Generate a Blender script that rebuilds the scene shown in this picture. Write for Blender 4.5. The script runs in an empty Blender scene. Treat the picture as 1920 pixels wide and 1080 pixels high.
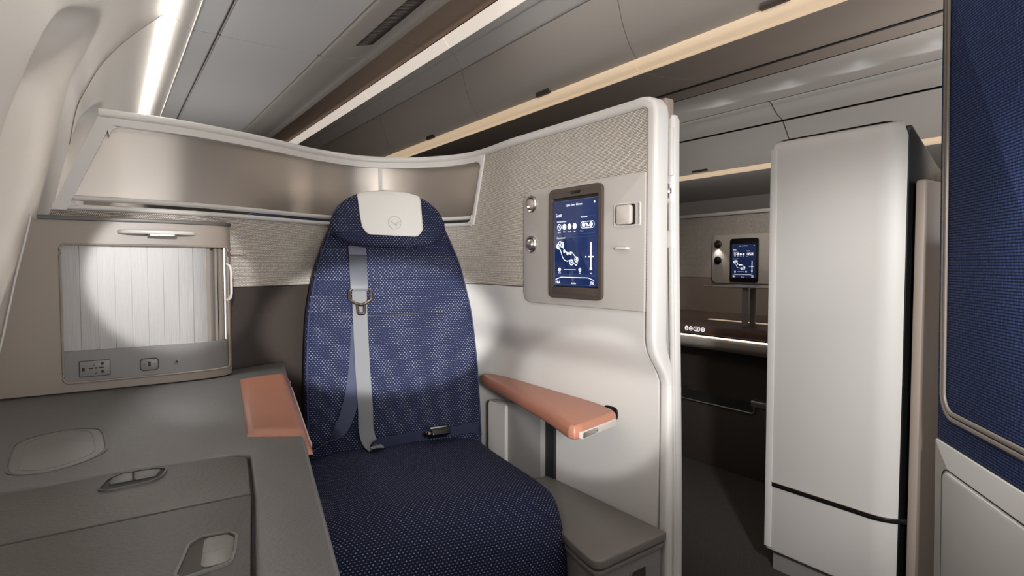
import bpy, bmesh, math, random
from mathutils import Vector, Matrix
random.seed(3)
sc = bpy.context.scene
COL = sc.collection
PI = math.pi
EYE = .95
YAW = math.atan(760/1100); PITCH = math.atan(43/1100)
SA = YAW-math.atan(482/1100)          # the seat is turned by about 11 degrees

# ------------------------------------------------------------------ materials
def lin(c):
    return tuple(((v/255)/12.92 if v/255 <= .04045 else ((v/255+.055)/1.055)**2.4) for v in c)+(1,)
def mat(name, rgb, rough=.5, metal=0, noise=0, nscale=300, bump=0, bscale=400, emis=0, coat=0, spec=.5, ecol=None, sheen=0):
    m = bpy.data.materials.new(name); m.use_nodes = True
    n = m.node_tree.nodes; l = m.node_tree.links; b = n['Principled BSDF']
    b.inputs['Base Color'].default_value = lin(rgb)
    b.inputs['Roughness'].default_value = rough
    b.inputs['Metallic'].default_value = metal
    b.inputs['Coat Weight'].default_value = coat
    b.inputs['Coat Roughness'].default_value = .08
    b.inputs['Specular IOR Level'].default_value = spec
    b.inputs['Sheen Weight'].default_value = sheen
    if emis:
        b.inputs['Emission Color'].default_value = lin(ecol or rgb); b.inputs['Emission Strength'].default_value = emis
    tc = n.new('ShaderNodeTexCoord')
    if noise:
        t = n.new('ShaderNodeTexNoise'); t.inputs['Scale'].default_value = nscale; t.inputs['Detail'].default_value = 3
        l.new(tc.outputs['Object'], t.inputs['Vector'])
        mx = n.new('ShaderNodeMix'); mx.data_type = 'RGBA'
        c = lin(rgb)
        mx.inputs[6].default_value = tuple(v*(1-noise) for v in c[:3])+(1,)
        mx.inputs[7].default_value = tuple(min(1, v*(1+noise)) for v in c[:3])+(1,)
        l.new(t.outputs['Fac'], mx.inputs[0]); l.new(mx.outputs[2], b.inputs['Base Color'])
    if bump:
        t = n.new('ShaderNodeTexNoise'); t.inputs['Scale'].default_value = bscale; t.inputs['Detail'].default_value = 2
        l.new(tc.outputs['Object'], t.inputs['Vector'])
        bp = n.new('ShaderNodeBump'); bp.inputs['Strength'].default_value = bump; bp.inputs['Distance'].default_value = .001
        l.new(t.outputs['Fac'], bp.inputs['Height']); l.new(bp.outputs['Normal'], b.inputs['Normal'])
    return m
def dots(name, base, dot, pu, pv, ru, rv, stagger=.5, rough=.8, bump=.5, vary=.5, sheen=0):
    m = mat(name, base, rough, sheen=sheen, spec=.15); n = m.node_tree.nodes; l = m.node_tree.links; b = n['Principled BSDF']
    def M(op, a, c=None, d=None):
        x = n.new('ShaderNodeMath'); x.operation = op
        for i, v in enumerate((a, c, d)):
            if v is None: continue
            if isinstance(v, (int, float)): x.inputs[i].default_value = v
            else: l.new(v, x.inputs[i])
        return x.outputs[0]
    uv = n.new('ShaderNodeUVMap'); uv.uv_map = 'UVMap'
    sp = n.new('ShaderNodeSeparateXYZ'); l.new(uv.outputs[0], sp.inputs[0])
    v = M('DIVIDE', sp.outputs[1], pv); row = M('FLOOR', v); par = M('FLOORED_MODULO', row, 2.0)
    u = M('ADD', M('DIVIDE', sp.outputs[0], pu), M('MULTIPLY', par, stagger)); colm = M('FLOOR', u)
    fu = M('SUBTRACT', M('FRACT', u), .5); fv = M('SUBTRACT', M('FRACT', v), .5)
    a = M('MULTIPLY', fu, pu/ru); c = M('MULTIPLY', fv, pv/rv)
    d = M('ADD', M('MULTIPLY', a, a), M('MULTIPLY', c, c))
    mr = n.new('ShaderNodeMapRange'); mr.inputs[1].default_value = .35; mr.inputs[2].default_value = 1.5; mr.inputs[3].default_value = 1; mr.inputs[4].default_value = 0
    l.new(d, mr.inputs[0])
    cm = n.new('ShaderNodeCombineXYZ'); l.new(colm, cm.inputs[0]); l.new(row, cm.inputs[1])
    wn = n.new('ShaderNodeTexWhiteNoise'); l.new(cm.outputs[0], wn.inputs[0])
    k = M('MULTIPLY', mr.outputs[0], M('ADD', M('MULTIPLY', wn.outputs[0], vary), 1-vary))
    mx = n.new('ShaderNodeMix'); mx.data_type = 'RGBA'; mx.inputs[6].default_value = lin(base); mx.inputs[7].default_value = lin(dot)
    l.new(k, mx.inputs[0]); l.new(mx.outputs[2], b.inputs['Base Color'])
    if bump:
        bp = n.new('ShaderNodeBump'); bp.inputs['Strength'].default_value = bump; bp.inputs['Distance'].default_value = .0006
        l.new(mr.outputs[0], bp.inputs['Height']); l.new(bp.outputs['Normal'], b.inputs['Normal'])
    return m

W = dict(
    white=mat('satin_white', (194, 189, 183), .38, bump=.05),
    shell=mat('warm_light_grey', (190, 185, 179), .5, bump=.12, bscale=900),
    bin=mat('bin_beige', (180, 171, 162), .45, bump=.04),
    binpanel=mat('bin_underside_grey', (208, 204, 200), .42),
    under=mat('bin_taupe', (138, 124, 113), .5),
    brown=mat('brown_ceiling', (160, 137, 120), .6),
    groove=mat('dark_gap', (22, 20, 19), .7),
    sidewall=mat('sidewall_beige', (206, 197, 188), .4, bump=.05),
    strip=mat('white_light_strip', (255, 250, 242), .5, emis=26),
    warm=mat('warm_light_strip', (205, 185, 160), .5, emis=.42, ecol=(255, 222, 184)),
    cove=mat('cove_light', (250, 240, 228), .5, emis=.55, ecol=(255, 240, 226)),
    table=mat('grey_table_laminate', (94, 92, 90), .42, noise=.06, nscale=500, bump=.35, bscale=260),
    tablelid=mat('grey_lid_laminate', (81, 78, 74), .45, noise=.06, nscale=500, bump=.5, bscale=240),
    cabinet=mat('taupe_cabinet', (137, 125, 114), .42, bump=.05),
    cabtop=mat('cabinet_dark_top', (82, 76, 71), .4),
    socket=mat('socket_grey', (112, 109, 106), .4),
    socketlight=mat('socket_face_grey', (126, 122, 118), .4),
    chrome=mat('brushed_chrome', (205, 200, 194), .28, 1),
    darkchrome=mat('dark_chrome', (120, 110, 100), .25, 1),
    black=mat('black_gloss', (18, 17, 17), .25),
    blackmatte=mat('black_matte', (20, 19, 19), .6),
    pad=mat('terracotta_leather', (158, 105, 83), .4, bump=.25, bscale=900, noise=.04),
    cover=mat('cream_leather', (192, 187, 180), .55, bump=.2, bscale=120),
    emb=mat('embroidery_grey', (176, 168, 160), .7),
    belt=mat('grey_blue_webbing', (94, 93, 94), .7, bump=.4, bscale=1500, sheen=.3),
    beltdark=mat('dark_webbing', (36, 40, 64), .7, bump=.4, bscale=1500),
    beltcov=mat('belt_cover_slate', (36, 38, 47), .4),
    beltcap=mat('belt_cap_lilac', (84, 83, 96), .7, bump=.3),
    bezel=mat('bezel_bronze', (72, 62, 55), .35),
    screen=mat('screen_blue', (22, 38, 78), .06, emis=.35, ecol=(24, 44, 92), coat=1),
    gfx=mat('screen_graphics_white', (235, 238, 245), .4, emis=.9),
    gfxdim=mat('screen_graphics_pale_blue', (110, 130, 170), .4, emis=.3),
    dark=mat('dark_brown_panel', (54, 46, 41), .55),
    ottoman=mat('grey_console_lid', (108, 102, 96), .45, bump=.2),
    ottobody=mat('grey_console_body', (122, 118, 114), .5),
    wallgrey=mat('wall_grey', (128, 124, 120), .5),
    trimbrown=mat('taupe_trim', (128, 117, 107), .4),
    glow=mat('shelf_light', (255, 240, 225), .5, emis=2.2),
    tray=mat('tray_reddish_brown', (92, 70, 60), .35),
    navy=mat('navy_plain', (24, 30, 58), .7),
    carpet=mat('dark_carpet', (44, 39, 35), .95, noise=.95, nscale=160, bump=1, bscale=350),
    privacy=mat('privacy_panel_satin', (182, 172, 162), .32, .8),
    pane=mat('window_blind', (176, 170, 164), .5),
)
W['seat'] = dots('navy_dotted_fabric', (20, 24, 47), (148, 149, 163), .0078, .0052, .00145, .0009, vary=.65, bump=.3)
W['mesh'] = dots('greige_mesh_fabric', (92, 83, 75), (226, 216, 204), .0035, .0031, .0015, .0012, vary=.35, bump=.4)
W['weave'] = dots('blue_weave_fabric', (24, 29, 52), (84, 102, 154), .0044, .0062, .0018, .0024, stagger=0, vary=.45, bump=.5)

def tambour_mat():
    m = mat('tambour_aluminium', (150, 145, 140), .36, .45); n = m.node_tree.nodes; l = m.node_tree.links; b = n['Principled BSDF']
    tc = n.new('ShaderNodeTexCoord'); mp = n.new('ShaderNodeMapping'); mp.inputs['Scale'].default_value = (700, 1, 14)
    t = n.new('ShaderNodeTexNoise'); t.inputs['Scale'].default_value = 1; t.inputs['Detail'].default_value = 4
    l.new(tc.outputs['Object'], mp.inputs[0]); l.new(mp.outputs[0], t.inputs['Vector'])
    mr = n.new('ShaderNodeMapRange'); mr.inputs[3].default_value = .35; mr.inputs[4].default_value = .65
    l.new(t.outputs['Fac'], mr.inputs[0]); l.new(mr.outputs[0], b.inputs['Roughness'])
    mx = n.new('ShaderNodeMix'); mx.data_type = 'RGBA'; mx.inputs[6].default_value = lin((118, 114, 110)); mx.inputs[7].default_value = lin((176, 172, 168))
    l.new(t.outputs['Fac'], mx.inputs[0]); l.new(mx.outputs[2], b.inputs['Base Color'])
    bp = n.new('ShaderNodeBump'); bp.inputs['Strength'].default_value = .25; bp.inputs['Distance'].default_value = .0006
    l.new(t.outputs['Fac'], bp.inputs['Height']); l.new(bp.outputs['Normal'], b.inputs['Normal'])
    return m
W['tambour'] = tambour_mat()
W['stack'] = mat('shutter_stack_grey', (150, 141, 132), .4, .3)
W['plate'] = mat('plate_beige', (166, 159, 152), .45, bump=.04)

# ------------------------------------------------------------------ mesh helpers
def newbm():
    bm = bmesh.new(); bm.loops.layers.uv.new('UVMap'); return bm
def obj(name, bm, m, parent=None, smooth=True, ang=35, uvbox=False, kind=None):
    if uvbox: boxuv(bm)
    bm.normal_update()
    me = bpy.data.meshes.new(name)
    if smooth:
        for f in bm.faces: f.smooth = True
        for e in bm.edges:
            if len(e.link_faces) == 2 and e.calc_face_angle(0) > math.radians(ang): e.smooth = False
    bm.to_mesh(me); bm.free()
    me.materials.append(W[m] if isinstance(m, str) else m)
    o = bpy.data.objects.new(name, me); COL.objects.link(o)
    if parent is not None: o.parent = parent
    if kind: o['kind'] = kind
    return o
def tag(o, label, cat, group=None):
    o['label'] = label; o['category'] = cat
    if group: o['group'] = group
    return o
def thing(name, label, cat, loc=(0, 0, 0), rz=0, group=None):
    o = bpy.data.objects.new(name, None); COL.objects.link(o); o.location = loc; o.rotation_euler = (0, 0, rz)
    o.empty_display_size = .05
    return tag(o, label, cat, group)
def struct(name, bm, m, **k): return obj(name, bm, m, kind='structure', **k)
def boxuv(bm):
    L = bm.loops.layers.uv.verify(); bm.normal_update()
    for f in bm.faces:
        n = f.normal; a = max(range(3), key=lambda i: abs(n[i]))
        for lp in f.loops:
            c = lp.vert.co
            lp[L].uv = (c.y, c.z) if a == 0 else (c.x, c.z) if a == 1 else (c.x, c.y)
def rnd(pts, r, seg=6):
    """round the corners of a 2D polygon; r a number or one per corner"""
    out = []; n = len(pts)
    for i in range(n):
        p = Vector(pts[i]); a = Vector(pts[i-1]); b = Vector(pts[(i+1) % n]); rr = r[i] if isinstance(r, (list, tuple)) else r
        if rr <= 0: out.append(tuple(p)); continue
        da = (a-p).normalized(); db = (b-p).normalized(); ang = da.angle(db)
        if ang > 3.1: out.append(tuple(p)); continue
        t = min(rr/math.tan(ang/2), (a-p).length*.49, (b-p).length*.49); rr2 = t*math.tan(ang/2)
        c = p+(da+db).normalized()*(rr2/math.sin(ang/2)); s = p+da*t; e = p+db*t
        a0 = math.atan2(s.y-c.y, s.x-c.x); a1 = math.atan2(e.y-c.y, e.x-c.x); d = (a1-a0+PI) % (2*PI)-PI
        for k in range(seg+1):
            q = a0+d*k/seg; out.append((c.x+rr2*math.cos(q), c.y+rr2*math.sin(q)))
    return out
def rect(u0, v0, u1, v1): return [(u0, v0), (u1, v0), (u1, v1), (u0, v1)]
def prism(bm, poly, fn, d0, d1, bev=0, seg=2):
    """polygon in (u,v), fn(u,v,d)->xyz, from depth d0 to d1; bevel on both rims"""
    a = [bm.verts.new(fn(u, v, d0)) for u, v in poly]; b = [bm.verts.new(fn(u, v, d1)) for u, v in poly]; n = len(poly)
    fs = [bm.faces.new(a), bm.faces.new(b[::-1])]
    for i in range(n): fs.append(bm.faces.new((a[i-1], b[i-1], b[i], a[i])))
    bmesh.ops.recalc_face_normals(bm, faces=fs)
    if bev:
        es = list({e for f in fs[:2] for e in f.edges})
        bmesh.ops.bevel(bm, geom=es, offset=bev, segments=seg, affect='EDGES', profile=.5, clamp_overlap=True)
XY = lambda u, v, d: (u, v, d)
XZ = lambda u, v, d: (u, d, v)
YZ = lambda u, v, d: (d, u, v)
def box(bm, x0, x1, y0, y1, z0, z1, bev=0, r=0):
    p = rect(x0, y0, x1, y1)
    if r: p = rnd(p, r)
    prism(bm, p, XY, z0, z1, bev)
def ring2(bm, outer, inner, fn, d0, d1):
    n = len(outer)
    V = [[bm.verts.new(fn(u, v, d)) for u, v in P] for P, d in ((outer, d0), (inner, d0), (inner, d1), (outer, d1))]
    fs = []
    for k in range(4):
        A = V[k]; B = V[(k+1) % 4]
        for i in range(n): fs.append(bm.faces.new((A[i-1], A[i], B[i], B[i-1])))
    bmesh.ops.recalc_face_normals(bm, faces=fs)
def offs(poly, d):
    """inset a closed counter-clockwise polygon by d"""
    out = []; n = len(poly)
    for i in range(n):
        a = Vector(poly[i-1]); p = Vector(poly[i]); b = Vector(poly[(i+1) % n])
        e1 = (p-a); e2 = (b-p)
        if e1.length < 1e-7 or e2.length < 1e-7: out.append(tuple(p)); continue
        e1.normalize(); e2.normalize(); n1 = Vector((-e1.y, e1.x)); n2 = Vector((-e2.y, e2.x)); m = n1+n2
        if m.length < 1e-6: m = n1
        m.normalize(); out.append(tuple(p+m*d/max(.3, m.dot(n1))))
    return out
def frame_ring(bm, poly, w, fn, d0, d1): ring2(bm, poly, offs(poly, w), fn, d0, d1)
def grid(bm, f, nu, nv, uvf=None, close_u=False):
    L = bm.loops.layers.uv.verify()
    V = [[bm.verts.new(f(i/nu, j/nv)) for j in range(nv+1)] for i in range(nu+1)]
    for i in range(nu):
        for j in range(nv):
            q = bm.faces.new((V[i][j], V[i+1][j], V[i+1][j+1], V[i][j+1]))
            if uvf:
                for lp, (a, b) in zip(q.loops, ((i, j), (i+1, j), (i+1, j+1), (i, j+1))): lp[L].uv = uvf(a/nu, b/nv)
    return V
def slab(bm, f, nu, nv, uvf=None):
    """closed sheet: f(u,v,side) side 0 front / 1 back"""
    L = bm.loops.layers.uv.verify()
    A = grid(bm, lambda u, v: f(u, v, 0), nu, nv, uvf); B = grid(bm, lambda u, v: f(u, v, 1), nu, nv, uvf)
    def q(a, b, c, d):
        try: bm.faces.new((a, b, c, d))
        except ValueError: pass
    for i in range(nu):
        q(A[i][0], A[i+1][0], B[i+1][0], B[i][0]); q(A[i][nv], A[i+1][nv], B[i+1][nv], B[i][nv])
    for j in range(nv):
        q(A[0][j], A[0][j+1], B[0][j+1], B[0][j]); q(A[nu][j], A[nu][j+1], B[nu][j+1], B[nu][j])
    bmesh.ops.recalc_face_normals(bm, faces=bm.faces[:])
def loft(bm, rings, cap=True, uvs=None, closed=False):
    L = bm.loops.layers.uv.verify()
    V = [[bm.verts.new(p) for p in r] for r in rings]; n = len(rings[0]); fs = []
    R = len(V)
    for k in range(R if closed else R-1):
        k2 = (k+1) % R
        for i in range(n):
            i2 = (i+1) % n
            f = bm.faces.new((V[k][i], V[k][i2], V[k2][i2], V[k2][i])); fs.append(f)
            if uvs:
                for lp, (a, b) in zip(f.loops, ((k, i), (k, i2), (k2, i2), (k2, i))): lp[L].uv = uvs[a][b]
    if cap and not closed:
        for r, kk in ((V[0], 0), (V[-1], R-1)):
            f = bm.faces.new(r); fs.append(f)
            if uvs:
                for lp, i in zip(f.loops, range(n)): lp[L].uv = uvs[kk][i]
    bmesh.ops.recalc_face_normals(bm, faces=fs)
def sweep(bm, path, prof, up=(0, 0, 1), closed=False, cap=True):
    """profile points (a,b): a along side = tangent x up, b along up"""
    P = [Vector(p) for p in path]; n = len(P); up = Vector(up); rings = []
    for i in range(n):
        if closed: t = P[(i+1) % n]-P[i-1]
        else: t = P[min(i+1, n-1)]-P[max(i-1, 0)]
        t.normalize(); s = t.cross(up)
        if s.length < 1e-5: s = Vector((1, 0, 0))
        s.normalize(); w = s.cross(t)
        pr = prof(i/(n-1)) if callable(prof) else prof
        rings.append([P[i]+s*a+w*b for a, b in pr])
    loft(bm, rings, cap=cap, closed=closed)
def circ(r, n=10): return [(r*math.cos(2*PI*k/n), r*math.sin(2*PI*k/n)) for k in range(n)]
def rr2(w, h, r, seg=3): return rnd(rect(-w/2, -h/2, w/2, h/2), r, seg)
def lathe(bm, prof, n=24, fn=lambda a, b, c: (a, b, c)):
    """prof (radius, height) round local z"""
    rings = [[fn(r*math.cos(2*PI*k/n), r*math.sin(2*PI*k/n), h) for k in range(n)] for r, h in prof]
    loft(bm, rings)
def crv(P, n=12):
    out = []
    for i in range(len(P)-1):
        p0 = P[max(i-1, 0)]; p1 = P[i]; p2 = P[i+1]; p3 = P[min(i+2, len(P)-1)]
        for k in range(n):
            t = k/n
            out.append(tuple(.5*((2*b)+(-a+c)*t+(2*a-5*b+4*c-d)*t*t+(-a+3*b-3*c+d)*t**3) for a, b, c, d in zip(p0, p1, p2, p3)))
    out.append(tuple(P[-1])); return out
def ss(a, b, x):
    t = max(0, min(1, (x-a)/(b-a))); return t*t*(3-2*t)
def interp(T, x):
    if x <= T[0][0]: return T[0][1]
    for (a, b), (c, d) in zip(T, T[1:]):
        if x <= c: return b+(d-b)*(x-a)/(c-a)
    return T[-1][1]
def extr(bm, prof, y0, y1, th=0, out=(0, 1)):
    """extrude an open (x,z) profile along Y; th thickness given along +normal (away from the cabin)"""
    n = len(prof)
    if not th:
        grid(bm, lambda u, v: (prof[round(v*(n-1))][0], y0+(y1-y0)*u, prof[round(v*(n-1))][1]), 1, n-1); return
    back = []
    for i in range(n):
        a = prof[max(i-1, 0)]; b = prof[min(i+1, n-1)]; dx = b[0]-a[0]; dz = b[1]-a[1]; L = math.hypot(dx, dz) or 1
        nx, nz = -dz/L, dx/L
        if nx*out[0]+nz*out[1] < 0: nx, nz = -nx, -nz
        back.append((prof[i][0]+nx*th, prof[i][1]+nz*th))
    P = list(prof)+back[::-1]
    loft(bm, [[(x, y, z) for x, z in P] for y in (y0, y1)], cap=False)
    for y in (y0, y1):
        A = [bm.verts.new((x, y, z)) for x, z in prof]; B = [bm.verts.new((x, y, z)) for x, z in back]
        for i in range(n-1): bm.faces.new((A[i], A[i+1], B[i+1], B[i]))
    bmesh.ops.remove_doubles(bm, verts=bm.verts[:], dist=1e-6)
    bmesh.ops.recalc_face_normals(bm, faces=bm.faces[:])
def text_into(bm, s, size, fn, align='LEFT'):
    cu = bpy.data.curves.new('t', 'FONT'); cu.body = s; cu.size = size; cu.align_x = align; cu.resolution_u = 2
    o = bpy.data.objects.new('t', cu); COL.objects.link(o)
    dg = bpy.context.evaluated_depsgraph_get(); me = o.evaluated_get(dg).to_mesh()
    vs = [bm.verts.new(fn(v.co.x, v.co.y)) for v in me.vertices]
    for p in me.polygons:
        try: bm.faces.new([vs[i] for i in p.vertices])
        except ValueError: pass
    o.evaluated_get(dg).to_mesh_clear(); bpy.data.objects.remove(o); bpy.data.curves.remove(cu)

# ------------------------------------------------------------------ setting: floor, sidewalls, ceiling
bm = newbm(); box(bm, -.35, 5.2, -1.6, 8, -.05, 0); struct('floor', bm, 'carpet')

SP = [(-.2, 0), (-.2, .4), (-.195, .69), (-.17, .8), (-.145, .93), (-.12, 1.05), (-.092, 1.25), (-.066, 1.41), (-.035, 1.49), (.0, 1.56), (.05, 1.63), (.1, 1.685), (.168, 1.752)]
SC = crv([(z, x) for x, z in SP], 6)
def wall_x(z): return interp(SC, z)
WIN = [(y, 1.13) for y in (.40, 1.36, 2.34, 3.30)]
def recess(y, z):
    d = 0
    for cy, cz in WIN:
        r = (abs((y-cy-1.0*(z-1.15))/.31)**2.1+abs((z-cz)/.43)**2.1)**(1/2.1)
        if r < 1.01: d = max(d, .13*(1-ss(.74, 1.01, r)))
    return d
bm = newbm(); ny = 420; nz = 170
def fw(u, v):
    y = -.4+4.9*u; z = 1.752*v; return (wall_x(z)-recess(y, z), y, z)
grid(bm, fw, ny, nz)
struct('wall_left', bm, 'sidewall', ang=60)
bm = newbm(); extr(bm, [(wall_x(k/30*1.752), k/30*1.752) for k in range(31)], 4.5, 8)
extr(bm, [(wall_x(k/30*1.752), k/30*1.752) for k in range(31)], -1.6, -.4); struct('wall_left', bm, 'sidewall')
for i, (cy, cz) in enumerate(WIN[:4]):
    bm = newbm()
    pl = [(cy+.14*math.copysign(abs(math.cos(a))**.75, math.cos(a)), 1.10+.22*math.copysign(abs(math.sin(a))**.75, math.sin(a))) for a in [2*PI*k/40 for k in range(40)]]
    f = lambda u, v, d: (wall_x(v)-.128+d, u+1.0*(v-1.15), v)
    prism(bm, pl, f, -.004, .003)
    w = struct('window_%d' % (i+1), bm, 'pane')
    b2 = newbm(); frame_ring(b2, pl, -.012, f, -.004, .008); obj('window_frame', b2, 'white', w)
# seam between sidewall panels
bm = newbm(); 
for ys in (2.2,):
    sweep(bm, [(wall_x(z)+.0005-recess(ys, z), ys, z) for z in [k*1.75/80 for k in range(81)]], circ(.0018, 6), up=(0, 1, 0))
struct('trim_1', bm, 'trimbrown')
# pale trim running down the sidewall just in front of the cabinet
bm = newbm()
sweep(bm, [(wall_x(z)-recess(1.44, z)*0+.004, 1.448, z) for z in [.69+k*(1.047-.69)/20 for k in range(21)]], rr2(.004, .006, .0018), up=(0, 1, 0))
struct('trim_2', bm, 'white')

# far sidewall + ends
bm = newbm(); extr(bm, [(5.0, 0), (5.0, 1.2), (4.95, 1.45), (4.86, 1.59)], -1.6, 8, .02, (1, 0)); struct('wall_right', bm, 'sidewall')
bm = newbm(); box(bm, -.35, 5.2, 8, 8.05, 0, 2.3); struct('wall_back', bm, 'bin')

E0 = EYE
# brown aisle ceiling, in panels
for k, (a, b) in enumerate(((-1.6, 1.45), (1.454, 2.85), (2.854, 4.3), (4.304, 8))):
    bm = newbm(); box(bm, .70, 1.42, a, b, E0+1.15, E0+1.17); struct('ceiling', bm, 'brown')
bm = newbm(); box(bm, -.1, 5.1, -1.6, 8, 2.26, 2.3); struct('ceiling', bm, 'groove')
# ceiling valance over the far aisle
bm = newbm(); extr(bm, [(2.10, E0+.772), (2.30, E0+.796)], -1.6, 8, .01); struct('ceiling', bm, 'under')
bm = newbm(); extr(bm, crv([(2.306, E0+.797), (2.6, E0+.868), (3.1, E0+.975), (3.40, E0+1.03), (3.65, E0+1.088)], 6), -1.6, 8, .01); struct('ceiling', bm, 'bin')
bm = newbm(); extr(bm, [(2.05, E0+.79), (2.35, E0+.83)], -1.6, 8, .01); struct('ceiling', bm, 'groove')

bm = newbm(); extr(bm, [(2.074, E0+.7600), (2.096, E0+.7635)], -1.6, 8, .010); struct('trim_3', bm, 'groove')
bm = newbm(); extr(bm, [(2.297, E0+.7945), (2.309, E0+.7965)], -1.6, 8, .004); struct('trim_4', bm, 'groove')
bm = newbm(); extr(bm, [(3.640, E0+1.083), (3.652, E0+1.0865)], -1.6, 8, .004); struct('trim_5', bm, 'groove')
# window-side bins: underside panels, light strip, vent
def segs(a, b, n=2): return [a+(b-a)*k/n for k in range(n+1)]
def window_bin(y0, y1, label, vents):
    t = thing('overhead_bin', label, 'luggage bin', (.45, (y0+y1)/2, E0+.8), group='window side luggage bins')
    def rel(bm):
        bmesh.ops.translate(bm, verts=bm.verts[:], vec=(-.45, -(y0+y1)/2, -E0-.8)); return bm
    g = .0025
    bm = newbm(); extr(bm, [(.170, E0+.800), (.188, E0+.803)], y0+.001, y1-.001, .006); obj('light_strip', rel(bm), 'strip', t)
    bm = newbm(); extr(bm, crv([(.188, E0+.806), (.215, E0+.785), (.243, E0+.770), (.247, E0+.764), (.252, E0+.768)], 4), y0+g, y1-g, .008); obj('cove_panel', rel(bm), 'white', t)
    bm = newbm(); extr(bm, [(.252, E0+.770), (.318, E0+.770), (.323, E0+.775)], y0+g, y1-g, .01); obj('edge_panel', rel(bm), 'binpanel', t)
    bm = newbm(); extr(bm, [(.318, E0+.785), (.338, E0+.785)], y0+g, y1-g, .01)
    obj('rail_groove', rel(bm), 'brown', t)
    bm = newbm(); extr(bm, crv([(.332, E0+.778), (.336, E0+.770), (.345, E0+.768), (.50, E0+.766), (.635, E0+.765), (.650, E0+.767), (.654, E0+.775)], 4), y0+g, y1-g, .01); obj('underside_panel', rel(bm), 'binpanel', t)
    bm = newbm(); extr(bm, crv([(.662, E0+.775), (.668, E0+.765), (.70, E0+.766), (.76, E0+.776), (.825, E0+.797), (.85, E0+.797), (.872, E0+.801), (.886, E0+.815), (.89, E0+.85), (.89, E0+1.1)], 5), y0+g, y1-g, .01); obj('bin_door', rel(bm), 'bin', t)
    bm = newbm(); extr(bm, [(.15, E0+.83), (.85, E0+.83)], y0, y1, .01); obj('backing', rel(bm), 'groove', t)
    for (a, b) in vents:
        v = newbm()
        n = int((b-a)/.0125)
        for k in range(n):
            y = a+(b-a)*k/n
            VZ = [(.70, .766), (.76, .776), (.825, .797)]
            prism(v, [(y, .738), (y+.0055, .738), (y+.0055, .800), (y, .800)], lambda u, x, d: (x, u, E0+interp(VZ, x)+d), -.0030, .0005)
        obj('vent_grille', rel(v), 'dark', t)
    return t
window_bin(-.05, 2.2, 'underside of window side bin with dark slatted air vent, nearest the camera', [(1.15, 2.04)])
window_bin(2.2, 4.45, 'underside of second window side bin, seen just over the curved seat shell', [])
window_bin(4.45, 8.0, 'underside of window side bin, furthest away at the shell top', [])

# centre bins
DOORP = crv([(1.503, E0+.985), (1.515, E0+.93), (1.538, E0+.86), (1.572, E0+.795), (1.612, E0+.748)], 5)
CLAB = ['centre luggage bin with dark latch, nearest one running off the top of the frame',
        'centre luggage bin above the seat screen, between the two curved door seams',
        'centre luggage bin with small latch, above the headrest',
        'centre luggage bin just before the furthest one, disappearing behind the seat shell', 'furthest centre luggage bin at the far end of the cabin']
def centre_bin(y0, y1, label):
    yc = (y0+y1)/2
    t = thing('overhead_bin', label, 'luggage bin', (1.8, yc, E0+.72), group='centre luggage bins')
    def rel(bm):
        bmesh.ops.translate(bm, verts=bm.verts[:], vec=(-1.8, -yc, -E0-.72)); return bm
    g = .0022
    bm = newbm(); extr(bm, [(1.395, E0+1.125), (1.432, E0+1.080)], y0+.001, y1-.001, .008); obj('cove_light', rel(bm), 'cove', t)
    bm = newbm(); extr(bm, crv([(1.432, E0+1.080), (1.45, E0+1.058), (1.457, E0+1.056), (1.475, E0+1.03), (1.498, E0+.992), (1.51, E0+.990)], 4), y0+.001, y1-.001, .01); obj('crown_panel', rel(bm), 'white', t)
    bm = newbm(); extr(bm, DOORP, y0+g, y1-g, .012, (1, 0)); obj('bin_door', rel(bm), 'bin', t)
    bm = newbm(); extr(bm, crv([(1.606, E0+.750), (1.603, E0+.738), (1.608, E0+.722), (1.622, E0+.713), (1.64, E0+.713)], 4), y0+.001, y1-.001, .008, (1, 0)); obj('light_strip', rel(bm), 'warm', t)
    bm = newbm(); extr(bm, crv([(1.64, E0+.712), (1.8, E0+.715), (2.0, E0+.75), (2.085, E0+.766)], 5), y0+.001, y1-.001, .012); obj('underside_panel', rel(bm), 'under', t)
    bm = newbm(); extr(bm, [(1.53, E0+1.0), (1.56, E0+.87), (1.64, E0+.76), (2.1, E0+.80)], y0, y1, .01, (1, 1)); obj('backing', rel(bm), 'groove', t)
    bm = newbm(); box(bm, 1.594, 1.615, yc-.045, yc+.045, E0+.746, E0+.772, .003); obj('latch', rel(bm), 'bezel', t)
    return t
for i, (a, b) in enumerate(((.44, 1.53), (1.53, 2.62), (2.62, 3.71), (3.71, 4.8), (4.8, 8.0))): centre_bin(a, b, CLAB[i])
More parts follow.
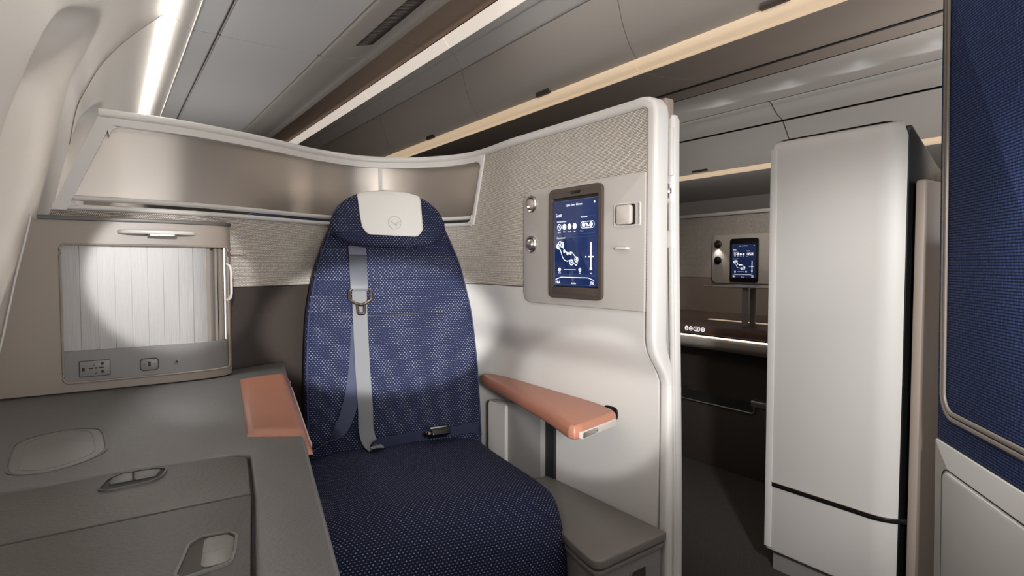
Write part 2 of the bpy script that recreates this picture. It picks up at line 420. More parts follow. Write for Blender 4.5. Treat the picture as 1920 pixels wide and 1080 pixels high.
# far aisle bins (seen from across the cabin)
FLAB = {0: 'far side luggage bin, right of the white column top', 1: 'far side luggage bin right of the door seam, behind the white column',
        2: 'far side luggage bin with small latch, between partition end and white column', 3: 'furthest far side luggage bin behind the partition end'}
def far_bin(y0, y1, label):
    yc = (y0+y1)/2
    t = thing('overhead_bin', label, 'luggage bin', (4.0, yc, E0+.72), group='far side luggage bins')
    def rel(bm):
        bmesh.ops.translate(bm, verts=bm.verts[:], vec=(-4, -yc, -E0-.72)); return bm
    g = .005
    bm = newbm(); extr(bm, crv([(3.66, E0+1.09), (3.685, E0+1.078), (3.70, E0+1.06), (3.75, E0+1.02), (3.815, E0+.990)], 4), y0+g, y1-g, .01); obj('crown_panel', rel(bm), 'bin', t)
    bm = newbm(); extr(bm, crv([(3.825, E0+.980), (3.86, E0+.93), (3.91, E0+.86), (3.96, E0+.79), (4.0, E0+.745)], 4), y0+g, y1-g, .012, (1, 0)); obj('bin_door', rel(bm), 'bin', t)
    bm = newbm(); extr(bm, [(3.995, E0+.745), (4.0, E0+.72), (4.02, E0+.710)], y0, y1, .008, (1, 0)); obj('light_strip', rel(bm), 'warm', t)
    bm = newbm(); extr(bm, crv([(4.02, E0+.708), (4.3, E0+.70), (4.6, E0+.67), (4.88, E0+.632)], 4), y0+.001, y1-.001, .012); obj('underside_panel', rel(bm), 'bin', t)
    bm = newbm(); extr(bm, [(3.70, E0+1.1), (3.88, E0+1.0), (4.04, E0+.77)], y0, y1, .01, (1, 0)); obj('backing', rel(bm), 'groove', t)
    bm = newbm(); box(bm, 3.975, 3.995, yc-.075, yc+.075, E0+.755, E0+.79, .003); obj('latch', rel(bm), 'bezel', t)
    bm = newbm(); extr(bm, [(3.658, E0+1.0885), (3.672, E0+1.082)], y0+g, y1-g, .004); obj('edge_strip', rel(bm), 'white', t)  # white strip imitates the highlight along the bin lip
for i, (a, b) in enumerate(((-.22, 1.03), (1.03, 2.28), (2.28, 3.88), (3.88, 5.4))): far_bin(a, b, FLAB[i])

# ------------------------------------------------------------------ the curved suite shell
CP = crv([(-.15, 1.55), (-.001, 1.553), (.057, 1.556), (.162, 1.572), (.295, 1.621), (.42, 1.685), (.517, 1.735), (.657, 1.761), (.79, 1.702), (.879, 1.587), (.905, 1.47), (.895, 1.3), (.895, 1.2), (.895, .993), (.895, .815)], 12)
CL = [0]
for a, b in zip(CP, CP[1:]): CL.append(CL[-1]+math.dist(a, b))
SLEN = CL[-1]
def cpt(s):
    s = max(0, min(SLEN, s)); lo = 0; hi = len(CL)-1
    while hi-lo > 1:
        m = (lo+hi)//2
        if CL[m] <= s: lo = m
        else: hi = m
    k = (s-CL[lo])/(CL[hi]-CL[lo]); a = CP[lo]; b = CP[hi]
    return a[0]+(b[0]-a[0])*k, a[1]+(b[1]-a[1])*k
def cnorm(s):
    a = cpt(s-.02); b = cpt(s+.02); dx = b[0]-a[0]; dy = b[1]-a[1]; L = math.hypot(dx, dy)
    return -dy/L, dx/L                                   # pointing away from the seat
def flare(z): return .045*(1-ss(.70, .80, z))
def spt(s, z, off=0):
    x, y = cpt(s); nx, ny = cnorm(s); o = off+flare(z)*ss(.9, 1.35, s); return (x+nx*o, y+ny*o, z)
def strip(bm, s0, s1, z0, z1, o0, o1, ns=80, nz=6):
    """s0/s1 functions of z or numbers, z0/z1 numbers"""
    f0 = s0 if callable(s0) else (lambda z: s0); f1 = s1 if callable(s1) else (lambda z: s1)
    def S(u, v):
        z = z0+(z1-z0)*v; return f0(z)+(f1(z)-f0(z))*u, z
    slab(bm, lambda u, v, k: spt(*S(u, v), (o0, o1)[k]), ns, nz, lambda u, v: S(u, v))
LE = lambda z: max(.02, .149-(1.285-z)*.415)             # slanted left end that follows the sidewall
sh = thing('suite_shell', 'light grey curved shell around the window seat with mesh fabric band and partition end', 'seat shell', (.5, 1.7, 0))
def S_(name, bm, m, parent=sh, **k):
    bmesh.ops.translate(bm, verts=bm.verts[:], vec=(-.5, -1.7, 0)); return obj(name, bm, m, parent, **k)
bm = newbm(); strip(bm, 1.05, SLEN-.01, 0, .893, 0, .03, 100, 60); S_('lower_panel', bm, 'shell')
bm = newbm(); strip(bm, .02, 1.05, 0, .893, 0, .03, 100, 10); S_('lower_panel', bm, 'dark')
bm = newbm(); strip(bm, LE, 1.235, .895, 1.068, .001, .03, 110, 4); S_('fabric_panel', bm, 'mesh')
OR_ = lambda z: 1.224+(z-1.09)*.30                       # slanted right end of the opening
bm = newbm(); strip(bm, lambda z: OR_(z)+.004, SLEN-.002, 1.055, 1.268, .001, .03, 60, 6)
strip(bm, 1.233, SLEN-.002, .895, 1.056, .001, .03, 60, 4); S_('fabric_panel', bm, 'mesh')
# frame round the opening
bm = newbm()
OL = lambda z: .094+(z-1.09)*.43
strip(bm, LE, OL, 1.066, 1.268, -.006, .03, 8, 10)
strip(bm, LE(1.268)+.002, OR_(1.26), 1.252, 1.268, -.006, .03, 80, 1)
strip(bm, OR_, lambda z: OR_(z)+.010, 1.070, 1.268, -.005, .03, 3, 10)
def bar(z, w, h, s0, s1, off, n=110):
    b = newbm(); sweep(b, [spt(s0+(s1-s0)*k/n, z, off) for k in range(n+1)], rr2(w, h, min(w, h)*.45)); return b
b = bar(1.0725, .030, .012, LE(1.07), 1.215, .010); me = bpy.data.meshes.new('x'); b.to_mesh(me); b.free(); bm.from_mesh(me)
S_('window_frame', bm, 'white')
S_('top_rail', bar(1.2765, .042, .022, .143, SLEN-.022, .014, 150), 'white')
# small corner pieces so the opening reads rounded
def gusset(s, z, sx, sz, r=.022):
    pl = [(s-sx*.004, z-sz*.003)]+[(s+sx*r*(1-math.cos(a)), z+sz*r*(1-math.sin(a))) for a in [PI/2*k/6 for k in range(7)]]
    prism(bm, pl, lambda u, v, d: spt(u, v, d), -.0062, .028)
for g_ in ((OL(1.249)-.001, 1.250, 1, -1), (OR_(1.249)+.001, 1.250, -1, -1), (OR_(1.078)+.001, 1.077, -1, 1), (OL(1.078)-.001, 1.077, 1, 1, .016)):
    bm = newbm(); gusset(*g_); S_('frame_corner', bm, 'white')
# sliding privacy panels
bm = newbm(); strip(bm, OL, .898, 1.095, 1.252, .012, .018, 80, 4); S_('privacy_panel', bm, 'privacy')
bm = newbm(); strip(bm, .908, OR_, 1.095, 1.252, .012, .018, 40, 4); S_('privacy_panel', bm, 'privacy')
bm = newbm(); strip(bm, .898, .908, 1.092, 1.252, .000, .02, 2, 4); S_('panel_divider', bm, 'white')
S_('panel_rail', bar(1.0925, .016, .011, OL(1.0925), .898, .008), 'white')
S_('panel_rail', bar(1.0925, .016, .011, .908, OR_(1.0925), .008, 40), 'white')
# partition end post: the rail bends down and follows the outward flare
bm = newbm()
KF = lambda z: flare(z)/.045
pth = [(.909, .845, 1.2765, .022, .042), (.909, .832, 1.2765, .022, .042), (.910, .822, 1.275, .023, .042), (.912, .814, 1.270, .024, .042), (.914, .810, 1.261, .025, .042), (.914, .809, 1.25, .026, .042)]
pth += [(.914+.036*KF(z), .809, z, .026, .042-.021*KF(z)) for z in [1.24-k*1.235/70 for k in range(71)]]
sweep(bm, [p[:3] for p in pth], lambda t: rr2(pth[round(t*(len(pth)-1))][3], pth[round(t*(len(pth)-1))][4], .008, 4), up=(1, 0, 0))
S_('end_post', bm, 'white')
bm = newbm(); box(bm, .926, .953, .800, .85, 1.245, 1.286, .006, .006); S_('end_cap', bm, 'under')

# ---- control panel with screen on the partition
PX = .895
cp = thing('control_panel', 'beige control panel with portrait touch screen and two reading lights on the partition wall', 'control panel', (PX, 1.03, 1.0))
def C_(name, bm, m, parent=cp, **k):
    bmesh.ops.translate(bm, verts=bm.verts[:], vec=(-PX, -1.03, -1.0)); return obj(name, bm, m, parent, **k)
def P(u, v, d): return (PX-d, u, v)
bm = newbm(); prism(bm, rnd(rect(.819, .855, 1.235, 1.137), [.002, .028, .03, .002]), P, .0, .006, .0025); C_('panel_plate', bm, 'plate')
bz = rnd(rect(.936, .872, 1.118, 1.129), .014)
bm = newbm(); prism(bm, rnd(rect(.944, .897, 1.110, 1.110), .004), P, .0055, .0075)
C_('screen_recess', bm, 'black')
bm = newbm(); frame_ring(bm, bz, .0095, P, .005, .014)
prism(bm, rect(.944, .873, 1.110, .899), P, .006, .0132, .001); prism(bm, rect(.944, 1.107, 1.110, 1.128), P, .006, .0132, .001)
bzo = C_('screen_bezel', bm, 'bezel')
bm = newbm(); prism(bm, rnd(rect(1.005, 1.113, 1.04, 1.121), .004), P, .0125, .0142, .001); C_('speaker_slot', bm, 'black')
bm = newbm(); prism(bm, rnd(rect(.9485, .901, 1.106, 1.100), .003), P, .0075, .0105, .0008); scr = C_('touch_screen', bm, 'screen')
gb = [newbm(), newbm(), newbm()]
def G(u, v): return (PX-.0109, u, v)                 # note: text runs towards -Y on this wall
def make_gfx(parts, Y, Z, w, h, T):
    bm = parts[0]
    """graphics inside a screen: origin top-left (Y,Z), width w, height h; T(a,b)->xyz with a rightwards, b downwards in 0..1"""
    def line(pts, r=.0045, closed=False):
        pts = pts+[pts[0]] if closed else pts
        for (a, b), (c, d) in zip(pts, pts[1:]):
            L = math.hypot(c-a, (d-b)*h/w) or 1; nx = -(d-b)*h/w/L*r/2; ny = (c-a)/L*r/2*w/h
            bm.faces.new([bm.verts.new(T(x, y)) for x, y in ((a-nx, b-ny), (c-nx, d-ny), (c+nx, d+ny), (a+nx, b+ny))])
    def disc(a, b, r, n=14):
        bm.faces.new([bm.verts.new(T(a+r*math.cos(2*PI*k/n), b+r*math.sin(2*PI*k/n)*w/h)) for k in range(n)])
    def ring(a, b, r, t=.009, n=16): line([(a+r*math.cos(2*PI*k/n), b+r*math.sin(2*PI*k/n)*w/h) for k in range(n)], t, True)
    def tx(s, a, b, size, al='LEFT'): text_into(bm, s, size*w, lambda x, y: T(a+x/w, b-y/h), al)
    tx('Lights  Seat  Climate', .48, .065, .045, 'CENTER'); disc(.93, .05, .016)
    tx('Seat', .05, .185, .085)
    tx('Seat positions', .08, .250, .04); tx('Backrest', .64, .215, .04)
    for k, a in enumerate((.14, .26, .38, .50)):
        (ring if k == 0 else disc)(a, .305, .045)
        tx(('Upright', 'Relax', 'Lounge', 'Bed')[k], a, .372, .026, 'CENTER')
    line([(.12, .285), (.165, .325)], .012)
    line([(.66+.02*math.cos(t), .265+.0*t) for t in (0,)]+[(.86, .265), (.90, .275), (.92, .295), (.90, .315), (.86, .325)]) if False else None
    pill = rnd(rect(.64, .262, .93, .335), .036, 5); line(pill, .007, True)
    disc(.70, .298, .036); disc(.86, .298, .036); line([(.74, .28), (.78, .29), (.77, .31), (.82, .31)], .02)
    tx('Down', .66, .372, .026, 'CENTER')
    bm = parts[1]
    tx('Seat control', .08, .445, .04)
    seat = [(.10, .535), (.12, .49), (.155, .475), (.20, .485), (.225, .52), (.24, .56), (.28, .60), (.36, .62), (.44, .61), (.50, .65), (.55, .68), (.565, .73), (.54, .765), (.48, .74), (.44, .70), (.33, .715), (.26, .70), (.21, .655), (.17, .58), (.12, .56)]
    line(seat, .011, True)
    for a, b in ((.115, .535), (.21, .515), (.43, .73), (.54, .695)): ring(a, b, .038, .012); disc(a, b, .014)
    for a, b in ((.26, .595), (.34, .625), (.41, .62)): disc(a, b, .024)
    for a in (.15, .62): ring(a, .815, .026); disc(a, .815, .013)
    line([(.25, .815), (.53, .815)], .006); tx('Down', .15, .86, .026, 'CENTER'); tx('Up', .62, .86, .026, 'CENTER')
    line([(.86, .50), (.86, .80)], .030); line([(.80, .665), (.92, .665)], .016); disc(.75, .665, .012); disc(.86, .80, .026); tx('Soft', .86, .86, .026, 'CENTER')
    bm = parts[2]
    line([(.05, .955-.02), (.18, .905), (.80, .905), (.93, .935)], .010)
    tx('FRA', .05, .985, .065); tx('JFK', .93, .985, .065, 'RIGHT'); tx('8h 40m', .48, .985, .036, 'CENTER')
make_gfx(gb, 1.106, 1.100, .1575, .199, lambda a, b: G(1.104-a*.1535, 1.099-b*.196))
for g_, n_ in zip(gb, ('menu_graphics', 'seat_diagram', 'route_bar')): C_(n_, g_, 'gfx', scr)
bm = newbm()
for (a, b, c, d) in ((.03, .225, .57, .40), (.60, .195, .97, .40), (.03, .43, .97, .875), (.03, .885, .97, .995)):
    pl = rnd(rect(a, b, c, d), .02); frame_ring(bm, pl, .004, lambda u, v, dd: (PX-.0107, 1.104-u*.1535, 1.099-v*.196), 0, .0001)
C_('screen_frame_lines', bm, 'gfxdim', scr)
for z, up in ((1.104, 1), (1.003, 0)):
    def F(a, b, c, z=z): return (PX-.005-c, 1.198+a, z+b)
    bm = newbm(); lathe(bm, [(.0215, 0), (.0215, .004), (.019, .007), (.016, .006), (.0145, .001)], 32, F)
    rg = C_('reading_light' if up else 'air_nozzle', bm, 'chrome')
    bm = newbm(); lathe(bm, [(.0135, .002), (.0135, .006), (.011, .011), (.006, .0135), (.001, .014)], 24, F); C_('swivel_head', bm, 'under' if up else 'chrome', rg)
    if up:
        bm = newbm(); lathe(bm, [(.004, .013), (.004, .0148), (.001, .015)], 12, lambda a, b, c: F(a, b-.006, c-.0015)); C_('lamp_lens', bm, 'glow', rg)
    else:
        bm = newbm(); box(bm, PX-.019, PX-.016, 1.190, 1.206, z-.0015, z+.0015, .0005); C_('nozzle_bar', bm, 'under', rg)
bm = newbm(); frame_ring(bm, rnd(rect(.829, 1.030, .903, 1.079), .005), .003, P, .005, .009); lf = C_('latch_frame', bm, 'shell')
bm = newbm(); prism(bm, rnd(rect(.8445, 1.0325, .892, 1.0755), .006), P, .005, .0065); C_('latch_recess', bm, 'blackmatte', lf)
bm = newbm(); prism(bm, rnd(rect(.850, 1.034, .890, 1.074), .006), P, .006, .017, .003); C_('latch_button', bm, 'bin', lf)
bm = newbm(); prism(bm, rnd(rect(.860, .982, .893, .9875), .002), P, .005, .016, .001); C_('coat_hook', bm, 'white')

# sliding door leaf standing in the gap at the partition end
dr = thing('door_leaf', 'narrow white sliding suite door edge beside the partition end', 'door', (.98, .9, 0))
def D_(name, bm, m, **k):
    bmesh.ops.translate(bm, verts=bm.verts[:], vec=(-.98, -.9, 0)); return obj(name, bm, m, dr, **k)
dx = lambda z: -.022*ss(.3, 1.25, z)
bm = newbm()
loft(bm, [[(.9745+dx(z)+a, 1.068+b, z) for a, b in rr2(.026-.004*(z > 1.247), .55-.006*(z > 1.247), .009, 4)] for z in [.02+k*1.222/30 for k in range(31)]+[1.248, 1.252]])
D_('door_panel', bm, 'white')
bm = newbm()
for z0, z1 in ((.02, .985), (1.02, 1.075), (1.13, 1.225)):
    sweep(bm, [(.9595+dx(z0+(z1-z0)*k/20), .796, z0+(z1-z0)*k/20) for k in range(21)], rr2(.007, .010, .002, 2), up=(0, 1, 0))
D_('seal_strip', bm, 'white')
bm = newbm(); box(bm, .944, .956, .818, .86, .80, 1.24); box(bm, .9665, .9695, .818, .86, .02, .70); D_('seal_gap', bm, 'blackmatte')
bm = newbm(); box(bm, .935, .945, .800, .812, 1.085, 1.115, .002); box(bm, .938, .944, .797, .805, 1.094, 1.106, .002); D_('door_catch', bm, 'chrome')

# ------------------------------------------------------------------ side console (table) on the left
sc_ = thing('side_console', 'grey side console table with storage lids between window wall and seat', 'side table', (0, 1, 0))
TZ = .69
def T_(name, bm, m, parent=sc_, off=(0, 1, 0), **k):
    bmesh.ops.translate(bm, verts=bm.verts[:], vec=(-off[0], -off[1], -off[2])); return obj(name, bm, m, parent, **k)
ex = lambda y: .241+.1986*(y-.905)
fx = lambda y: .155+.19*(y-.84)
top = [(-.19, -.15), (ex(-.15), -.15), (ex(1.66), 1.655), (.27, 1.60), (.10, 1.545), (-.17, 1.53)]
# table surface with a notch for the lids
lid_y0, lid_y1 = .713, .872
surf = [(-.19, .868), (-.03, .880), (.05, .880), (.135, .873), (.156, .858), (fx(.70)+.003, .70), (fx(-.15)+.003, -.15), (ex(-.15), -.15), (ex(1.66), 1.655), (.27, 1.60), (.10, 1.545), (-.185, 1.53)]
rs = [0, 0, 0, .015, .012, 0, 0, 0, .006, 0, 0, 0]
bm = newbm(); prism(bm, rnd(surf, rs, 5), XY, TZ-.03, TZ, .005, 3)
T_('table_top', bm, 'table')
bm = newbm(); pr = [(x*1-.0, y) for x, y in top]; pr[1] = (ex(-.15)-.004, -.15); pr[2] = (ex(1.65)-.004, 1.65)
prism(bm, pr, XY, 0, TZ-.012); T_('console_body', bm, 'blackmatte')
bm = newbm()
prism(bm, [(ex(-.15)-.006, -.15), (ex(-.15)+.001, -.15), (ex(1.65)+.001, 1.65), (ex(1.65)-.006, 1.65)], XY, .02, TZ-.03); T_('side_panel', bm, 'ottobody')
lidA = [(-.188, .7150), (fx(.715)-.0005, .7150), (.1515, .852), (.134, .8695), (.05, .8765), (-.03, .8765), (-.188, .864)]
bm = newbm(); prism(bm, rnd(lidA, [0, .003, .012, .014, 0, 0, 0], 5), XY, TZ-.03, TZ-.0008, .0022); lA = T_('lid', bm, 'tablelid')
lidB = [(-.188, -.15), (fx(-.15)-.0005, -.15), (fx(.7115)-.0005, .7115), (-.188, .7115)]
bm = newbm(); prism(bm, rnd(lidB, [0, 0, .003, 0], 5), XY, TZ-.03, TZ-.0008, .0022); lB = T_('lid', bm, 'tablelid')
# pull handle of the narrow lid
h1 = [(-.013, .822), (-.005, .852), (.010, .870), (.048, .867), (.057, .858), (.050, .832), (.038, .820), (-.006, .814)][::-1]
bm = newbm(); frame_ring(bm, rnd(h1, .007)[::-1], .0018, XY, TZ-.0015, TZ+.0012); hh = T_('handle_rim', bm, 'tablelid', lA)
bm = newbm(); prism(bm, rnd(h1, .007), XY, TZ-.0018, TZ-.0003); T_('handle_recess', bm, 'blackmatte', lA)
bm = newbm()
prism(bm, rnd([(-.004, .834), (.020, .834), (.021, .863), (.012, .865), (.0, .853)], .003), XY, TZ-.001, TZ+.0022, .001)
prism(bm, rnd([(.0215, .834), (.045, .836), (.051, .856), (.044, .861), (.0225, .863)], .003), XY, TZ-.001, TZ+.0022, .001)
T_('pull_tab', bm, 'table', lA)
# recessed grip of the larger lid
h2 = [(.044, .545), (.085, .552), (.092, .575), (.0985, .606), (.094, .619), (.068, .624), (.056, .612), (.050, .590), (.040, .556)]
bm = newbm(); frame_ring(bm, rnd(h2, .008), .0025, XY, TZ-.0015, TZ+.0015); T_('grip_rim', bm, 'table', lB)
bm = newbm(); prism(bm, rnd(offs(h2, .002), .007), XY, TZ-.0018, TZ-.0004); T_('grip_recess', bm, 'dark', lB)
bm = newbm(); prism(bm, rnd([(.060, .556), (.084, .557), (.090, .578), (.0945, .604), (.090, .615), (.071, .617), (.066, .590)], .007), XY, TZ-.001, TZ+.0006, .0006)
sweep(bm, [(.066, .586, TZ+.0006), (.091, .583, TZ+.0006)], circ(.0006, 6)); T_('grip_flap', bm, 'socket', lB)
# cup recess
cup = [(-.113, .975), (-.107, .948), (-.092, .933), (-.071, .927), (-.045, .937), (-.023, .957), (-.009, .98), (-.004, 1.003), (-.0055, 1.055), (-.010, 1.112), (-.019, 1.135), (-.047, 1.151), (-.074, 1.147), (-.098, 1.133), (-.114, 1.105), (-.117, 1.069)]
cup = [tuple(p) for p in crv(cup+[cup[0]], 3)[:-1]]
bm = newbm(); frame_ring(bm, cup, .0025, XY, TZ-.001, TZ+.0014); tr = T_('cup_tray_rim', bm, 'table')
bm = newbm(); prism(bm, offs(cup, .0045), XY, TZ-.001, TZ+.0008, .0004)
cin = offs(cup, .014); ring2(bm, cin, offs(cin, .002), XY, TZ, TZ+.0014); T_('cup_tray', bm, 'socket', tr)

# armrest pad let into the console corner
ap = thing('armrest_pad', 'terracotta leather armrest pad set into the corner of the grey side console', 'armrest', (.24, 1.15, TZ))
A0 = Vector((.169, .946)); A1 = Vector((.2435, .905)); A2 = Vector((.346, 1.452)); A3 = Vector((.243, 1.435))
bm = newbm()
pp = []
def PD(u, v, side):
    b = A0.lerp(A1, u); c = A3.lerp(A2, u); p = b.lerp(c, v)
    e = ss(0, .05, v)*ss(0, .05, 1-v)*ss(0, .10, u)
    over = ss(.86, 1, u)
    z = TZ+.0012+(.0045+.002*math.sin(PI*u))*e-(.03 if v < .94 else .02)*over**2.2
    x = p.x+.010*over
    if side: z = TZ-.028; x = p.x
    return (x-.24, p.y-1.15-.004*over*(v < .1), z-TZ)
slab(bm, PD, 24, 60); obj('pad_cushion', bm, 'pad', ap, ang=70)
bm = newbm(); sweep(bm, [(PD(1, v, 0)[0]+.001, PD(1, v, 0)[1], PD(1, v, 0)[2]-.003) for v in [.08+k*.84/20 for k in range(21)]], rr2(.003, .007, .001, 2)); obj('pad_edge_trim', bm, 'bin', ap)

# ------------------------------------------------------------------ tambour cabinet
tc = thing('storage_cabinet', 'taupe cabinet with brushed metal roller shutter standing on the grey side console', 'cabinet', (.08, 1.5, TZ))
KP = crv([(-.21, 1.476), (-.10, 1.476), (0, 1.476), (.10, 1.477), (.165, 1.482), (.205, 1.492), (.232, 1.510), (.243, 1.535), (.245, 1.57), (.245, 1.60)], 10)
KL = [0]
for a, b in zip(KP, KP[1:]): KL.append(KL[-1]+math.dist(a, b))
def kx(s):
    s = max(0, min(KL[-1], s))
    for i in range(len(KL)-1):
        if s <= KL[i+1]: break
    k = (s-KL[i])/(KL[i+1]-KL[i]); a = KP[i]; b = KP[i+1]; dx_ = b[0]-a[0]; dy_ = b[1]-a[1]; L = math.hypot(dx_, dy_)
    return a[0]+dx_*k, a[1]+dy_*k, -dy_/L, dx_/L
def K(s, z, off=0):
    x, y, nx, ny_ = kx(s); return (x+nx*off, y+ny_*off, z)
def s_of_x(x0):
    for i in range(len(KP)-1):
        if KP[i][0] <= x0 <= KP[i+1][0]: return KL[i]+(KL[i+1]-KL[i])*(x0-KP[i][0])/(KP[i+1][0]-KP[i][0])
    return KL[-1]
def kst(bm, s0, s1, z0, z1, o0, o1, ns=40, nz=1):
    f0 = s0 if callable(s0) else (lambda z: s0)
    slab(bm, lambda u, v, k: K(f0(z0+(z1-z0)*v)+(s1-f0(z0+(z1-z0)*v))*u, z0+(z1-z0)*v, (o0, o1)[k]), ns, nz)
def K_(name, bm, m, parent=tc, **k):
    bmesh.ops.translate(bm, verts=bm.verts[:], vec=(-.08, -1.5, -TZ)); return obj(name, bm, m, parent, **k)
cl = lambda z: s_of_x(max(-.209, wall_x(z)+.002))
sl, sr = s_of_x(-.076), s_of_x(.2335)
KE = KL[-1]
zb, zs, zo, zt = .711, .775, .992, 1.040
bm = newbm()
kst(bm, cl, sl, TZ+.003, zt, 0, .02, 8, 12)
kst(bm, sl, KE, TZ+.003, zb, 0, .02, 40, 1); kst(bm, sl, KE, zo, zt, 0, .02, 40, 1); kst(bm, sr, KE, zb, zo, 0, .02, 16, 1)
K_('cabinet_body', bm, 'cabinet')
bm = newbm(); kst(bm, s_of_x(-.17), KE, TZ, TZ+.004, .004, .02, 40, 1); K_('shadow_gap', bm, 'blackmatte')
bm = newbm(); n = 60
lidp = [K(s_of_x(-.11)+(KE-s_of_x(-.11))*k/n, 0, -.004)[:2] for k in range(n+1)]+[(.24, 1.585), (.1, 1.55), (-.10, 1.545)]
prism(bm, lidp, XY, zt, zt+.009, .003); K_('cabinet_top', bm, 'cabtop')
bm = newbm(); rp = rnd(rect(sl, zb, sr, zo), .010, 6); path = []
for (a, b), (c, d) in zip(rp, rp[1:]+rp[:1]):
    m = max(1, int(math.hypot(c-a, d-b)/.012))
    for k in range(m): path.append(K(a+(c-a)*k/m, b+(d-b)*k/m, -.001))
for (cx_, cz_, sx_, sz_) in ((sl, zb, 1, 1), (sr, zb, -1, 1), (sr, zo, -1, -1), (sl, zo, 1, -1)):
    pl = [(cx_, cz_)]+[(cx_+sx_*.010*(1-math.cos(a)), cz_+sz_*.010*(1-math.sin(a))) for a in [PI/2*k/6 for k in range(7)]]
    prism(bm, pl, lambda u, v, d: K(u, v, d), .0, .010)
sweep(bm, path, circ(.0022, 8), closed=True); K_('opening_bead', bm, 'cabinet')
bm = newbm(); kst(bm, sl, sr, zb, zs, .002, .012, 40, 1); sp = K_('socket_panel', bm, 'socket')
xs0, xs1 = -.075, .190
s0, s1 = s_of_x(xs0), s_of_x(xs1)
bm = newbm(); ns = 9; wslat = (s1-s0)/ns
for k in range(ns):
    a = s0+k*wslat; kst(bm, a+.0004, a+wslat-.0004, zs-.004, zo+.004, .010, .014, 6, 1)
kst(bm, s0, s1, zs-.004, zo+.004, .0125, .016, 20, 1)
K_('roller_shutter', bm, 'tambour')
bm = newbm(); kst(bm, s1, sr, zs-.004, zo+.004, .030, .034, 16, 1)
for a, b, o in ((s1+.002, s1+.012, .016), (s1+.022, s1+.030, .012), (s1+.034, s1+.037, .008)): kst(bm, a, b, zs-.003, zo+.003, o, o+.006, 3, 1)
K_('shutter_stack', bm, 'stack')
bm = newbm(); sweep(bm, [K(sr-.006, zs+.002+k*(zo-zs-.004)/10, .004) for k in range(11)], rr2(.006, .006, .002, 2), up=(1, 0, 0)); K_('shutter_rail', bm, 'chrome')
bm = newbm(); hz = [(.865, -.0), (.873, -.008), (.950-.0, -.008), (.958, 0)]
sweep(bm, [K(sr+.0005, z, o-.002) for z, o in ((.868, .004), (.874, -.004), (.885, -.006), (.935, -.006), (.946, -.004), (.953, .004))], rr2(.0075, .006, .002, 3), up=(1, 0, 0)); K_('shutter_handle', bm, 'white')
# reading lamp over the opening
bm = newbm(); pl = [K(s_of_x(.02)+(s_of_x(.165)-s_of_x(.02))*k/16, 1.021, 0)[:2] for k in range(17)]
fr = [(x, y-.030*math.sin(PI*min(1, max(0, k/16)))**.45-.001) for k, (x, y) in enumerate(pl)]
prism(bm, rnd(fr+[(x, y+.002) for x, y in pl[::-1]], 0), XY, 1.0155, 1.0235, .002); rl = K_('lamp_housing', bm, 'white')
bm = newbm(); prism(bm, rnd([(.070, 1.445), (.128, 1.446), (.120, 1.478), (.078, 1.477)], .006), XY, 1.011, 1.0156, .001); K_('lamp_catch', bm, 'chrome', rl)
# sockets
def kplate(bm, x0, x1, z0, z1, r, o0, o1, bev=.0006):
    prism(bm, rnd(rect(x0, z0, x1, z1), r, 4), lambda u, v, d: K(s_of_x(u), v, -d+.002), o0, o1, bev)
def kframe(bm, x0, x1, z0, z1, r, w, o0, o1):
    frame_ring(bm, rnd(rect(x0, z0, x1, z1), r, 4), w, lambda u, v, d: K(s_of_x(u), v, -d+.002), o0, o1)
bm = newbm(); kplate(bm, -.0495, .0015, .722, .753, .002, 0, .0012)
K_('power_socket', bm, 'socketlight', sp)
bm = newbm(); kframe(bm, -.0505, .0025, .721, .754, .0025, .001, .0, .0014)
for x0, z0, x1, z1 in ((-.0455, .733, -.041, .740), (-.034, .7365, -.027, .739), (-.0245, .7365, -.020, .7395), (-.017, .737, -.009, .7395), (-.0135, .7435, -.009, .7495), (-.0135, .727, -.009, .7325), (-.0265, .7455, -.0245, .7475), (-.0265, .742, -.0245, .744), (-.0235, .7265, -.0215, .7285)):
    kplate(bm, x0, x1, z0, z1, .0006, .0012, .0016, 0)
K_('socket_holes', bm, 'blackmatte', sp)
bm = newbm(); kplate(bm, .056, .0875, .7245, .7485, .006, 0, .0012); K_('usb_socket', bm, 'socketlight', sp)
bm = newbm(); kframe(bm, .0545, .089, .723, .750, .007, .0012, 0, .0014)
for x0, z0, x1, z1 in ((.0695, .732, .074, .742), (.061, .7355, .063, .7375), (.080, .7355, .082, .7375)): kplate(bm, x0, x1, z0, z1, .0006, .0012, .0016, 0)
K_('usb_port', bm, 'blackmatte', sp)
bm = newbm(); kplate(bm, .119, .127, .732, .7445, .001, 0, .001); K_('headphone_jack', bm, 'socketlight', sp)
bm = newbm(); kplate(bm, .1212, .1248, .7355, .7395, .001, .001, .0014, 0); kplate(bm, .122, .124, .7425, .744, .0006, .001, .0014, 0); K_('jack_hole', bm, 'blackmatte', sp)
# short peg between cabinet and shell
bm = newbm(); box(bm, .244, .280, 1.552, 1.558, .979, .985, .0015); box(bm, .276, .282, 1.55, 1.56, .977, .987, .001)
K_('coat_peg', bm, 'under')

